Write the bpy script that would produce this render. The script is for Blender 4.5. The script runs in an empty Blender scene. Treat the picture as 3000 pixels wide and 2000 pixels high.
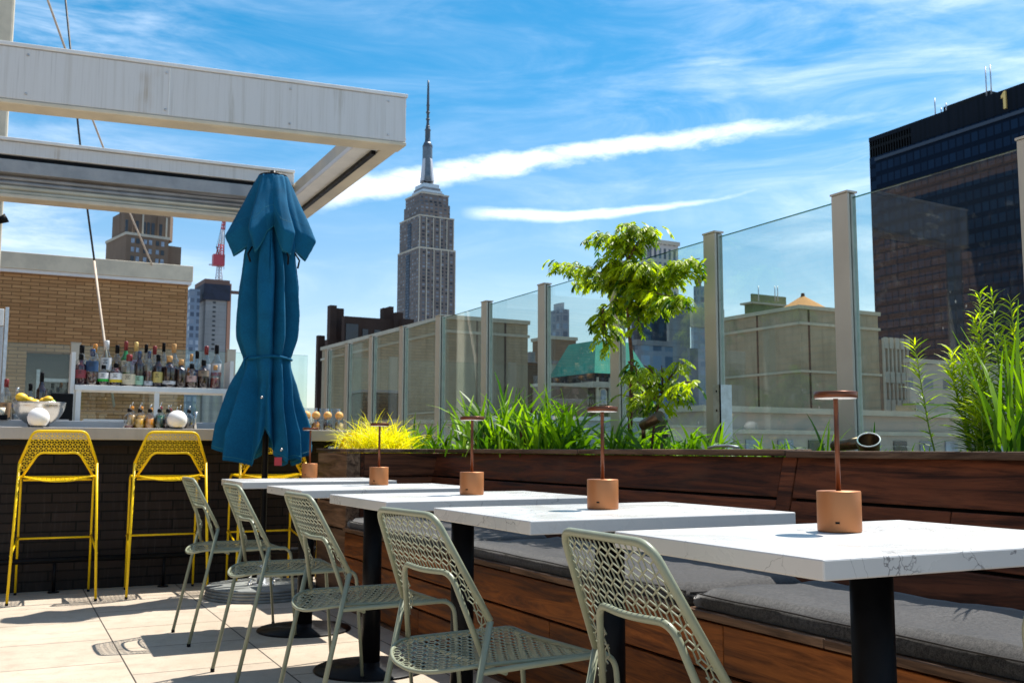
import bpy, math, random
from mathutils import Vector, Matrix
random.seed(7)
sc = bpy.context.scene
COL = sc.collection
RAD = math.radians
# ------------------------------------------------------------------ camera
FPX, TH, RO, AL, EYE = 2950.4, 0.1067, 0.0028, 0.4656, 0.907
Fv = Vector((math.sin(AL)*math.cos(TH), math.cos(AL)*math.cos(TH), math.sin(TH)))
Rv = Vector((math.cos(AL), -math.sin(AL), 0)); Uv = Rv.cross(Fv)
R2 = Rv*math.cos(RO)+Uv*math.sin(RO); U2 = -Rv*math.sin(RO)+Uv*math.cos(RO)
cam = bpy.data.cameras.new('camera'); co = bpy.data.objects.new('camera', cam); COL.objects.link(co)
m3 = Matrix((R2, U2, -Fv)).transposed()
co.matrix_world = Matrix.Translation((0, 0, EYE)) @ m3.to_4x4()
cam.sensor_width = 36; cam.lens = FPX*36/3000; cam.clip_start = .05; cam.clip_end = 20000
cam.dof.use_dof = True; cam.dof.focus_distance = 1.95; cam.dof.aperture_fstop = 18
sc.camera = co
# ------------------------------------------------------------------ sun and sky
SUN = Vector((1.34, .35, 2.62)).normalized()
elev = math.asin(SUN.z); azim = math.atan2(SUN.x, SUN.y)
sl = bpy.data.lights.new('sun', 'SUN'); sl.energy = 5.0; sl.angle = RAD(.53); sl.color = (1, .955, .88)
so = bpy.data.objects.new('sun', sl); COL.objects.link(so)
so.rotation_euler = SUN.to_track_quat('Z', 'Y').to_euler(); so.location = (0, 0, 30)
w = bpy.data.worlds.new('World'); sc.world = w; w.use_nodes = True
nt = w.node_tree; nt.nodes.clear()
def N(t, typ, **kw):
    n = t.nodes.new(typ)
    for k, v in kw.items(): setattr(n, k, v)
    return n
def L(t, a, b): t.links.new(a, b)
def setin(t, n, i, v):
    if hasattr(v, 'is_output'): L(t, v, n.inputs[i])
    else: n.inputs[i].default_value = v
def MATH(t, op, a, b=0.0, c=0.0, clamp=False):
    n = N(t, 'ShaderNodeMath', operation=op, use_clamp=clamp)
    for i, v in enumerate((a, b, c)): setin(t, n, i, v)
    return n.outputs[0]
def MR(t, v, a, b, c, d, smooth=True):
    n = N(t, 'ShaderNodeMapRange'); n.interpolation_type = 'SMOOTHSTEP' if smooth else 'LINEAR'; n.clamp = True
    for i, x in enumerate((v, a, b, c, d)): setin(t, n, i, x)
    return n.outputs[0]
def MIX(t, f, a, b, blend='MIX'):
    n = N(t, 'ShaderNodeMix', data_type='RGBA', blend_type=blend)
    setin(t, n, 0, f); 
    for i, v in ((6, a), (7, b)):
        if hasattr(v, 'is_output'): L(t, v, n.inputs[i])
        else: n.inputs[i].default_value = (*v[:3], 1)
    return n.outputs[2]
def NOISE(t, vec, scale, detail=4, rough=.55, dist=0.0):
    n = N(t, 'ShaderNodeTexNoise'); n.inputs['Scale'].default_value = scale; n.inputs['Detail'].default_value = detail
    n.inputs['Roughness'].default_value = rough; n.inputs['Distortion'].default_value = dist
    if vec: L(t, vec, n.inputs['Vector'])
    return n.outputs['Fac']
def MAP(t, vec, scale=(1, 1, 1), loc=(0, 0, 0), rot=(0, 0, 0)):
    n = N(t, 'ShaderNodeMapping'); n.inputs['Scale'].default_value = scale; n.inputs['Location'].default_value = loc
    n.inputs['Rotation'].default_value = rot; L(t, vec, n.inputs['Vector']); return n.outputs[0]
def COMB(t, x, y, z):
    n = N(t, 'ShaderNodeCombineXYZ')
    for i, v in enumerate((x, y, z)): setin(t, n, i, v)
    return n.outputs[0]
sky = N(nt, 'ShaderNodeTexSky', sky_type='NISHITA'); sky.sun_disc = False
sky.sun_elevation = elev; sky.sun_rotation = azim; sky.altitude = 50; sky.air_density = 1.0; sky.dust_density = .6; sky.ozone_density = 2.0
hs = N(nt, 'ShaderNodeHueSaturation'); hs.inputs['Saturation'].default_value = 1.42; hs.inputs['Value'].default_value = 1.0; hs.inputs['Hue'].default_value = .49
L(nt, sky.outputs[0], hs.inputs['Color'])
tc = N(nt, 'ShaderNodeTexCoord'); sep = N(nt, 'ShaderNodeSeparateXYZ'); L(nt, tc.outputs['Generated'], sep.inputs[0])
az = MATH(nt, 'ARCTAN2', sep.outputs[0], sep.outputs[1]); el = MATH(nt, 'ARCSINE', sep.outputs[2])
def pix_dir(x, y): return (Fv+R2*((x-1500)/FPX)+U2*((1000-y)/FPX)).normalized()
def azel(x, y):
    d = pix_dir(x, y); return math.atan2(d.x, d.y), math.asin(d.z)
ae = COMB(nt, az, el, 0.0)
L(nt, MR(nt, el, RAD(0), RAD(22), .95, 1.5), hs.inputs['Saturation'])
L(nt, MR(nt, el, RAD(0), RAD(24), .50, .484), hs.inputs['Hue'])
warp = NOISE(nt, MAP(nt, ae, (14, 30, 1)), 1, 5, .6)
def streak(pts, w0, w1, soft, amt, fray=.012):
    # a long cloud: parabola of elevation over azimuth through three points of the sky, thick in the middle
    (a0, e0), (a1, e1), (a2, e2) = [azel(*p) for p in pts]
    import numpy as np
    c = np.polyfit([a0, a1, a2], [e0, e1, e2], 2)
    ec = MATH(nt, 'ADD', MATH(nt, 'MULTIPLY', MATH(nt, 'MULTIPLY', az, az), float(c[0])), MATH(nt, 'MULTIPLY_ADD', az, float(c[1]), float(c[2])))
    d = MATH(nt, 'SUBTRACT', el, ec)
    d = MATH(nt, 'ADD', d, MATH(nt, 'MULTIPLY', MATH(nt, 'SUBTRACT', warp, .5), fray))
    wid = MR(nt, az, a0, a2, w0, w1, False)
    k = MR(nt, MATH(nt, 'DIVIDE', MATH(nt, 'ABSOLUTE', d), wid), soft, 1.0, 1.0, 0.0)
    k = MATH(nt, 'MULTIPLY', k, MR(nt, az, a0, a0+.05, 0, 1)); k = MATH(nt, 'MULTIPLY', k, MR(nt, az, a1, a2, 1, .15))
    k = MATH(nt, 'MULTIPLY', k, MR(nt, NOISE(nt, MAP(nt, ae, (16, 60, 1), (0, 0, 0), (0, 0, RAD(-14))), 1, 6, .7, .8), .25, .6, .45, 1)); return MATH(nt, 'MULTIPLY', k, amt)
s1 = streak(((880, 585), (1760, 440), (2700, 320)), .021, .007, .0, .9, .030)
s2 = streak(((1330, 618), (1680, 630), (2350, 520)), .010, .003, .0, .88, .010)
cir = MAP(nt, ae, (2.6, 11, 1), (.35, .2, 0), (0, 0, RAD(-14)))
c1 = NOISE(nt, cir, 1.6, 9, .62, .9)
c2 = NOISE(nt, MAP(nt, ae, (5, 26, 1), (3.1, .7, 0), (0, 0, RAD(-17))), 1.7, 8, .65, .6)
veil = MATH(nt, 'MULTIPLY', MR(nt, c1, .34, .86, 0, 1), MR(nt, c2, .20, .80, .35, 1))
# more thin cloud to the left and to the right, clear blue in the middle of the top
lw = MR(nt, az, RAD(1), RAD(14), 1.0, 0.0); rw = MR(nt, az, RAD(26), RAD(46), 0.0, 1.0)
low = MR(nt, el, RAD(4), RAD(26), 1.0, .32)
veil = MATH(nt, 'MULTIPLY', veil, MATH(nt, 'ADD', MATH(nt, 'MAXIMUM', MATH(nt, 'MULTIPLY', lw, .95), MATH(nt, 'MULTIPLY', rw, .85)), .4), clamp=True)
cl = MATH(nt, 'MAXIMUM', MATH(nt, 'MAXIMUM', s1, s2), MATH(nt, 'MULTIPLY', veil, .52), clamp=True)
skc = MIX(nt, cl, hs.outputs[0], (10.6, 11.0, 11.5))
bg = N(nt, 'ShaderNodeBackground'); bg.inputs['Strength'].default_value = .099; L(nt, skc, bg.inputs['Color'])
wo = N(nt, 'ShaderNodeOutputWorld'); L(nt, bg.outputs[0], wo.inputs['Surface'])
sc.view_settings.view_transform = 'Standard'; sc.view_settings.look = 'None'; sc.view_settings.exposure = 0.72; sc.view_settings.gamma = 1
sc.cycles.max_bounces = 10; sc.cycles.transparent_max_bounces = 24; sc.cycles.glossy_bounces = 5; sc.cycles.caustics_reflective = False; sc.cycles.caustics_refractive = False

# ------------------------------------------------------------------ measuring helpers (photo point -> place)
CAM = Vector((0, 0, EYE))
def ray(x, y): return Fv+R2*((x-1500)/FPX)+U2*((1000-y)/FPX)
def onx(x, y, X): d = ray(x, y); return CAM+d*(X/d.x)
def ony(x, y, Y): d = ray(x, y); return CAM+d*(Y/d.y)
def onz(x, y, z): d = ray(x, y); return CAM+d*((z-EYE)/d.z)
def ond(x, y, D): return CAM+ray(x, y)*D
# ------------------------------------------------------------------ mesh builder
class MB:
    def __init__(s): s.v = []; s.f = []; s.m = []; s.t = []; s.sm = []; s.mi = 0; s.tint = .5
    def face(s, idx, smooth=False): s.f.append(idx); s.m.append(s.mi); s.t.append(s.tint); s.sm.append(smooth)
    def quad(s, a, b, c, d, smooth=False):
        n = len(s.v); s.v += [tuple(a), tuple(b), tuple(c), tuple(d)]; s.face((n, n+1, n+2, n+3), smooth)
    def box(s, x0, y0, z0, x1, y1, z1, M=None):
        n = len(s.v); P = [(x0, y0, z0), (x1, y0, z0), (x1, y1, z0), (x0, y1, z0), (x0, y0, z1), (x1, y0, z1), (x1, y1, z1), (x0, y1, z1)]
        if M: P = [tuple(M @ Vector(p)) for p in P]
        s.v += P
        for q in ((0, 3, 2, 1), (4, 5, 6, 7), (0, 1, 5, 4), (1, 2, 6, 5), (2, 3, 7, 6), (3, 0, 4, 7)): s.face(tuple(n+i for i in q))
        return s
    def prism(s, pts, z0, z1):        # pts: ccw 2D outline, extruded upward
        n = len(s.v); k = len(pts)
        s.v += [(p[0], p[1], z0) for p in pts]+[(p[0], p[1], z1) for p in pts]
        s.face(tuple(n+i for i in reversed(range(k)))); s.face(tuple(n+k+i for i in range(k)))
        for i in range(k): j = (i+1) % k; s.face((n+i, n+j, n+k+j, n+k+i))
        return s
    def extrude(s, pts, d):           # planar 3D outline pts pushed by vector d
        n = len(s.v); k = len(pts); d = Vector(d)
        s.v += [tuple(p) for p in pts]+[tuple(Vector(p)+d) for p in pts]
        s.face(tuple(n+i for i in reversed(range(k)))); s.face(tuple(n+k+i for i in range(k)))
        for i in range(k): j = (i+1) % k; s.face((n+i, n+j, n+k+j, n+k+i))
        return s
    def lathe(s, prof, c=(0, 0, 0), seg=24, smooth=True, sx=1, sy=1):
        n = len(s.v); k = len(prof)
        for r, z in prof:
            for i in range(seg):
                a = 2*math.pi*i/seg; s.v.append((c[0]+r*sx*math.cos(a), c[1]+r*sy*math.sin(a), c[2]+z))
        for j in range(k-1):
            for i in range(seg):
                i2 = (i+1) % seg; s.face((n+j*seg+i, n+j*seg+i2, n+(j+1)*seg+i2, n+(j+1)*seg+i), smooth)
        if prof[0][0] > 1e-6: s.face(tuple(n+i for i in reversed(range(seg))))
        if prof[-1][0] > 1e-6: s.face(tuple(n+(k-1)*seg+i for i in range(seg)))
        return s
    def tube(s, path, r, seg=8, cap=True, smooth=True):
        P = [Vector(p) for p in path]; k = len(P); rr = r if isinstance(r, (list, tuple)) else [r]*k
        n = len(s.v); T = []
        for i in range(k):
            t = (P[min(i+1, k-1)]-P[max(i-1, 0)]); T.append(t.normalized() if t.length > 1e-9 else Vector((0, 0, 1)))
        u = T[0].orthogonal().normalized()
        for i in range(k):
            u = (u-T[i]*u.dot(T[i])); u = u.normalized() if u.length > 1e-6 else T[i].orthogonal().normalized()
            b = T[i].cross(u)
            for j in range(seg):
                a = 2*math.pi*j/seg; s.v.append(tuple(P[i]+(u*math.cos(a)+b*math.sin(a))*rr[i]))
        for i in range(k-1):
            for j in range(seg):
                j2 = (j+1) % seg; s.face((n+i*seg+j, n+i*seg+j2, n+(i+1)*seg+j2, n+(i+1)*seg+j), smooth)
        if cap: s.face(tuple(n+j for j in reversed(range(seg)))); s.face(tuple(n+(k-1)*seg+j for j in range(seg)))
        return s
    def sphere(s, c, r, seg=16, rings=10, sc3=(1, 1, 1)):
        prof = [(max(math.sin(math.pi*i/rings), 0)*r, -math.cos(math.pi*i/rings)*r*sc3[2]) for i in range(rings+1)]
        prof[0] = (0, prof[0][1]); prof[-1] = (0, prof[-1][1]); return s.lathe(prof, c, seg, True, sc3[0], sc3[1])
    def build(s, name, mats, parent=None, origin=None, bevel=0, seg=2):
        o0 = Vector(origin) if origin is not None else None
        me = bpy.data.meshes.new(name)
        V = s.v if o0 is None else [tuple(Vector(p)-o0) for p in s.v]
        me.from_pydata(V, [], s.f)
        for m_ in (mats if isinstance(mats, (list, tuple)) else [mats]): me.materials.append(m_)
        me.polygons.foreach_set('material_index', s.m); me.polygons.foreach_set('use_smooth', s.sm)
        a = me.attributes.new('tint', 'FLOAT', 'FACE'); a.data.foreach_set('value', s.t)
        me.update()
        ob = bpy.data.objects.new(name, me); COL.objects.link(ob)
        if parent is not None: ob.parent = parent
        elif o0 is not None: ob.location = o0
        if bevel:
            b = ob.modifiers.new('b', 'BEVEL'); b.width = bevel; b.segments = seg; b.limit_method = 'ANGLE'; b.angle_limit = RAD(40)
        return ob
def tag(o, label=None, cat=None, group=None, kind=None):
    if label: o['label'] = label
    if cat: o['category'] = cat
    if group: o['group'] = group
    if kind: o['kind'] = kind
    return o
def thing(name, label, cat, loc=(0, 0, 0), rz=0, group=None):
    o = bpy.data.objects.new(name, None); COL.objects.link(o); o.location = loc; o.rotation_euler = (0, 0, rz); o.empty_display_size = .1
    return tag(o, label, cat, group)
def copy_tree(o, parent=None):
    c = o.copy(); COL.objects.link(c)
    if parent is not None: c.parent = parent
    for ch in [x for x in KIDS(o)]: copy_tree(ch, c)
    return c
def KIDS(o): return [x for x in bpy.data.objects if x.parent == o]
def fillet(pts, r, n=5):
    P = [Vector(p) for p in pts]; out = [P[0]]
    for i in range(1, len(P)-1):
        a, b, c = P[i-1], P[i], P[i+1]; u = (a-b); v = (c-b); rr = r[i-1] if isinstance(r, (list, tuple)) else r
        d = min(rr, u.length*.49, v.length*.49); p0 = b+u.normalized()*d; p1 = b+v.normalized()*d
        for k in range(n+1):
            t = k/n; out.append(p0*(1-t)**2+b*2*t*(1-t)+p1*t*t)
    out.append(P[-1]); return out

# ------------------------------------------------------------------ materials
MC = {}
def newmat(name):
    m = bpy.data.materials.new(name); m.use_nodes = True; t = m.node_tree; t.nodes.clear()
    p = N(t, 'ShaderNodeBsdfPrincipled'); o = N(t, 'ShaderNodeOutputMaterial'); L(t, p.outputs[0], o.inputs['Surface'])
    return m, t, p, o
def objco(t): return N(t, 'ShaderNodeTexCoord').outputs['Object']
def worldco(t): return N(t, 'ShaderNodeNewGeometry').outputs['Position']
def bump(t, p, h, strength=.3, dist=.01):
    b = N(t, 'ShaderNodeBump'); b.inputs['Strength'].default_value = strength; b.inputs['Distance'].default_value = dist
    L(t, h, b.inputs['Height']); L(t, b.outputs[0], p.inputs['Normal'])
def plain(name, col, rough=.5, metal=0, var=.12, scale=12, spec=.5, bmp=0, coat=0):
    if name in MC: return MC[name]
    m, t, p, o = newmat(name); n = NOISE(t, worldco(t), scale, 5, .6)
    k = MR(t, n, .3, .7, 1-var, 1+var)
    c = MIX(t, 1.0, (*col,), COMB(t, k, k, k), 'MULTIPLY'); L(t, c, p.inputs['Base Color'])
    p.inputs['Roughness'].default_value = rough; p.inputs['Metallic'].default_value = metal; p.inputs['Specular IOR Level'].default_value = spec
    L(t, MR(t, n, .3, .7, max(rough-.08, 0), min(rough+.08, 1)), p.inputs['Roughness'])
    if coat: p.inputs['Coat Weight'].default_value = coat
    if bmp: bump(t, p, NOISE(t, worldco(t), scale*8, 3), bmp, .002)
    MC[name] = m; return m
def wood(name, dark, light, axis='Y', gs=1.0):
    m, t, p, o = newmat(name); v = worldco(t)
    at = N(t, 'ShaderNodeAttribute', attribute_name='tint').outputs['Fac']
    off = COMB(t, MATH(t, 'MULTIPLY', at, 7.3), MATH(t, 'MULTIPLY', at, 13.1), MATH(t, 'MULTIPLY', at, 3.7))
    ad = N(t, 'ShaderNodeVectorMath', operation='ADD'); L(t, v, ad.inputs[0]); L(t, off, ad.inputs[1]); v2 = ad.outputs[0]
    s = {'Y': (22, 1.6, 22), 'X': (1.6, 22, 22), 'Z': (22, 22, 1.6)}[axis]; s = tuple(q*gs for q in s)
    g = NOISE(t, MAP(t, v2, s), 1.0, 8, .68, 1.3)
    g2 = NOISE(t, MAP(t, v2, tuple(q*5 for q in s)), 1.0, 4, .6, .5)
    big = NOISE(t, MAP(t, v2, tuple(q*.18 for q in s)), 1.0, 3, .5, .8)
    f = MATH(t, 'ADD', MR(t, g, .32, .70, 0, .75), MATH(t, 'MULTIPLY', MATH(t, 'SUBTRACT', g2, .42), .40), clamp=True)
    c = MIX(t, f, dark, light)
    k = MATH(t, 'MULTIPLY', MR(t, at, 0, 1, .62, 1.45, False), MR(t, big, .3, .7, .7, 1.3)); c = MIX(t, 1.0, c, COMB(t, k, k, k), 'MULTIPLY')
    wv = NOISE(t, MAP(t, v, (2.1, 2.1, 2.1)), 1, 4, .6); c = MIX(t, MR(t, wv, .55, .78, 0, .18), c, (.14, .085, .055))
    L(t, c, p.inputs['Base Color']); L(t, MR(t, g, .3, .7, .42, .68), p.inputs['Roughness']); p.inputs['Specular IOR Level'].default_value = .16
    bump(t, p, MATH(t, 'ADD', g, MATH(t, 'MULTIPLY', g2, .6)), .35, .003); return m
M = {}
M['wood'] = wood('ipe_wood', (.020, .008, .005), (.22, .064, .026))
M['woodx'] = wood('ipe_wood_cross', (.026, .011, .008), (.22, .075, .035), 'X')
M['woodcap'] = wood('weathered_cap_wood', (.045, .024, .015), (.25, .15, .092))
M['woodlow'] = wood('bounce_lit_bench_wood', (.045, .012, .004), (.34, .115, .030))  # warm light bounced off the floor is put into this brighter colour
M['green'] = plain('sage_powder_coat', (.245, .262, .180), .38, 0, .05, 30, .4)
M['yellow'] = plain('yellow_powder_coat', (.92, .60, .004), .36, 0, .05, 30, .3)
M['copper'] = plain('anodised_copper', (.46, .175, .060), .42, .40, .015, 3, .5)
M['copper_shaded'] = plain('shaded_copper', (.16, .050, .020), .36, .5, .015, 3)  # same copper, its colour darkened as shade on heads that face away
M['black'] = plain('black_metal', (.006, .006, .007), .42, .0, .25, 18, .12)
M['white'] = plain('white_paint', (.74, .73, .70), .42, 0, .06, 6)
M['beige'] = plain('beige_powder_coat', (.50, .455, .375), .45, 0, .05, 5)
M['channel'] = plain('pale_green_channel', (.36, .38, .33), .35, .2, .15, 12)
M['grey'] = plain('grey_metal', (.42, .42, .43), .38, .35, .1, 8)
M['steel'] = plain('brushed_steel', (.62, .60, .56), .26, .95, .06, 10)
M['galv'] = plain('galvanised_steel', (.50, .52, .54), .38, .7, .2, 25)
M['rubber'] = plain('dark_rubber', (.008, .008, .008), .8, spec=.1)
M['bronze'] = plain('bronze_fixture', (.13, .085, .045), .35, .7, .2, 30)
M['globe'] = plain('frosted_white_globe', (.88, .86, .84), .5, 0, .01, 5)
M['lemon'] = plain('lemon_skin', (.92, .55, .03), .42, 0, .08, 60, .5, .3)
M['lime'] = plain('lime_skin', (.18, .38, .04), .42, 0, .08, 60, .5, .3)
M['cork'] = plain('cork', (.62, .33, .12), .8, 0, .2, 90)
M['soil'] = plain('dark_soil', (.055, .038, .026), .95, 0, .5, 40, .2, .8)
M['mulch'] = plain('straw_mulch', (.42, .30, .17), .9, 0, .35, 80, .2)
M['bark'] = plain('bark', (.12, .060, .038), .85, 0, .45, 50, .2, .9)
M['rope'] = plain('pale_rope', (.60, .50, .40), .8)
M['cable'] = plain('black_cable', (.03, .03, .03), .6)
def m_paver():
    m, t, p, o = newmat('concrete_pavers'); v = worldco(t)
    br = N(t, 'ShaderNodeTexBrick', offset=.5, offset_frequency=2); br.inputs['Scale'].default_value = 1
    br.inputs['Brick Width'].default_value = .575; br.inputs['Row Height'].default_value = .575; br.inputs['Mortar Size'].default_value = .0035
    br.inputs['Mortar Smooth'].default_value = .2; br.inputs['Bias'].default_value = 0
    # columns run away from the camera: swap x and y, joints of alternate columns are staggered
    vv = MAP(t, v, (1, 1, 1), (0, 0, 0)); s = N(t, 'ShaderNodeSeparateXYZ'); L(t, vv, s.inputs[0])
    L(t, COMB(t, MATH(t, 'SUBTRACT', s.outputs[1], -.175), MATH(t, 'ADD', s.outputs[0], .575-.51+.575*2), 0.0), br.inputs['Vector'])
    br.inputs['Color1'].default_value = (.0, .0, .0, 1); br.inputs['Color2'].default_value = (1, 1, 1, 1); br.inputs['Mortar'].default_value = (.5, .5, .5, 1)
    big = NOISE(t, v, 1.4, 5, .6); fine = NOISE(t, v, 220, 3, .7); mid = NOISE(t, v, 9, 6, .65); stri = NOISE(t, MAP(t, v, (1.2, 22, 1)), 1, 4, .6)
    c = MIX(t, MR(t, big, .3, .7, 0, 1), (.42, .345, .26), (.54, .46, .36))
    c = MIX(t, MATH(t, 'MULTIPLY', N_sep(t, br.outputs['Color']), .55), c, (.40, .33, .26))
    c = MIX(t, MR(t, mid, .45, .72, 0, .55), c, (.33, .27, .205)); c = MIX(t, MR(t, stri, .5, .75, 0, .18), c, (.34, .27, .2))
    k = MR(t, fine, .25, .75, .78, 1.18); c = MIX(t, 1.0, c, COMB(t, k, k, k), 'MULTIPLY')
    sp = N(t, 'ShaderNodeTexVoronoi'); sp.inputs['Scale'].default_value = 34; L(t, v, sp.inputs['Vector'])
    c = MIX(t, MR(t, sp.outputs['Distance'], .06, .11, .7, 0), c, (.22, .15, .09))
    c = MIX(t, MR(t, br.outputs['Fac'], .2, .8, 0, 1), c, (.05, .042, .035))
    L(t, c, p.inputs['Base Color']); p.inputs['Roughness'].default_value = .88; p.inputs['Specular IOR Level'].default_value = .25
    h = MATH(t, 'SUBTRACT', MATH(t, 'MULTIPLY', fine, .25), MATH(t, 'MULTIPLY', br.outputs['Fac'], 1.2)); bump(t, p, h, .5, .004); return m
def N_sep(t, c):
    s = N(t, 'ShaderNodeSeparateColor'); L(t, c, s.inputs[0]); return s.outputs[0]
M['paver'] = m_paver()
def m_brick(name, c1, c2, mort, bw, rh, ms, axes='XZ', stain=(.3, .2, .1), rough=.85, streaky=0):
    m, t, p, o = newmat(name); v = worldco(t); s = N(t, 'ShaderNodeSeparateXYZ'); L(t, v, s.inputs[0])
    u = {'X': s.outputs[0], 'Y': s.outputs[1]}[axes[0]]
    br = N(t, 'ShaderNodeTexBrick', offset=.5); br.inputs['Scale'].default_value = 1; br.inputs['Brick Width'].default_value = bw; br.inputs['Row Height'].default_value = rh
    br.inputs['Mortar Size'].default_value = ms; br.inputs['Mortar Smooth'].default_value = .3
    vec = COMB(t, u, s.outputs[2], 0.0); L(t, vec, br.inputs['Vector'])
    br.inputs['Color1'].default_value = (*c1, 1); br.inputs['Color2'].default_value = (*c2, 1); br.inputs['Mortar'].default_value = (*mort, 1)
    n = NOISE(t, v, 3 if bw < .5 else .5, 5, .6); c = MIX(t, MR(t, n, .5, .8, 0, .45), br.outputs['Color'], stain)
    if streaky:
        sn = NOISE(t, MAP(t, v, (60, 60, 5)), 1, 4, .7); c = MIX(t, MR(t, sn, .5, .75, 0, streaky), c, (.10, .09, .085))
    L(t, c, p.inputs['Base Color']); p.inputs['Roughness'].default_value = rough; p.inputs['Specular IOR Level'].default_value = .14
    bump(t, p, MATH(t, 'MULTIPLY', br.outputs['Fac'], -1), .6, .006); return m
M['roman'] = m_brick('tan_roman_brick', (.50, .275, .120), (.37, .19, .080), (.21, .115, .05), .30, .066, .009, 'XZ', (.24, .125, .04))
M['sidebrick'] = m_brick('brown_side_brick', (.34, .20, .12), (.24, .14, .09), (.12, .09, .07), .42, .12, .014, 'YZ', (.2, .11, .06))
M['blackbrick'] = m_brick('black_glazed_tile', (.018, .013, .011), (.030, .021, .018), (.004, .004, .004), .30, .062, .005, 'XZ', (.024, .018, .015), .5, .18)
def m_quartz():
    m, t, p, o = newmat('white_veined_quartz'); v = worldco(t)
    wv = N(t, 'ShaderNodeVectorMath', operation='ADD'); n3 = N(t, 'ShaderNodeTexNoise'); n3.inputs['Scale'].default_value = 5; n3.inputs['Detail'].default_value = 6; L(t, v, n3.inputs['Vector'])
    sc_ = N(t, 'ShaderNodeVectorMath', operation='SCALE'); sc_.inputs['Scale'].default_value = .5; L(t, n3.outputs['Color'], sc_.inputs[0]); L(t, v, wv.inputs[0]); L(t, sc_.outputs[0], wv.inputs[1])
    vo = N(t, 'ShaderNodeTexVoronoi', feature='DISTANCE_TO_EDGE'); vo.inputs['Scale'].default_value = 7; L(t, wv.outputs[0], vo.inputs['Vector'])
    msk = MR(t, NOISE(t, v, 5, 4, .6), .50, .60, 0, 1)
    vein = MATH(t, 'MULTIPLY', MR(t, vo.outputs['Distance'], .0, .014, 1, 0), msk)
    cld = NOISE(t, v, 3, 5, .6)
    c = MIX(t, MR(t, cld, .35, .7, 0, 1), (.57, .555, .53), (.53, .518, .50)); c = MIX(t, MATH(t, 'MULTIPLY', vein, .85), c, (.13, .12, .12)); sm_ = NOISE(t, v, 2.2, 6, .7, 1.2); L(t, MR(t, sm_, .35, .7, .22, .5), p.inputs['Roughness'])
    L(t, c, p.inputs['Base Color']); p.inputs['Specular IOR Level'].default_value = .45; return m
M['quartz'] = m_quartz()
def m_concrete(name, a, b, sc_=.5, streak_=.5, rough=.9, form=None):
    m, t, p, o = newmat(name); v = worldco(t)
    n = NOISE(t, v, sc_, 8, .65, .5); st = NOISE(t, MAP(t, v, (1.2*sc_*2, 1.2*sc_*2, .07*sc_*2)), 2.2, 6, .65)
    hz = NOISE(t, MAP(t, v, (.05, .05, 2.2)), sc_*2, 4, .6)
    c = MIX(t, MR(t, n, .3, .7, 0, 1), a, b); d = tuple(x*.55 for x in a)
    c = MIX(t, MR(t, st, .48, .74, 0, streak_), c, d); c = MIX(t, MR(t, hz, .5, .7, 0, .3), c, tuple(x*.7 for x in a))
    if form:
        w_ = N(t, 'ShaderNodeSeparateXYZ'); L(t, v, w_.inputs[0])
        fr = MATH(t, 'FRACT', MATH(t, 'DIVIDE', MATH(t, 'ADD', w_.outputs[2], 200), form)); ln = MR(t, fr, .0, .09, .5, 0); c = MIX(t, ln, c, tuple(x*.4 for x in a))
    L(t, c, p.inputs['Base Color']); p.inputs['Roughness'].default_value = rough; p.inputs['Specular IOR Level'].default_value = .2; return m
M['conc'] = m_concrete('board_formed_concrete', (.37, .305, .210), (.275, .225, .150), .45, .6)
M['concband'] = m_concrete('pale_concrete_band', (.50, .45, .35), (.42, .38, .29), .6, .4)
M['concgrey'] = m_concrete('grey_tower_concrete', (.33, .32, .31), (.26, .255, .25), .1, .4, .9, 3.4)
M['stonebrown'] = m_concrete('brown_stone', (.215, .150, .105), (.160, .112, .082), .06, .4)
M['stonedark'] = m_concrete('sooty_brown_brick', (.070, .042, .032), (.040, .027, .023), .15, .6)
M['stonelight'] = m_concrete('limestone', (.52, .47, .38), (.43, .385, .31), .2, .5)
M['roofgrey'] = m_concrete('grey_roofing', (.26, .26, .27), (.19, .19, .20), .2, .3)
M['copperroof'] = m_concrete('green_copper_roof', (.075, .36, .265), (.055, .27, .21), .25, .25)
M['orange'] = m_concrete('orange_tank_roof', (.52, .26, .10), (.45, .215, .08), .3, .3)
M['moss'] = m_concrete('mossy_tank', (.17, .20, .10), (.12, .13, .08), .3, .5)
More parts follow.
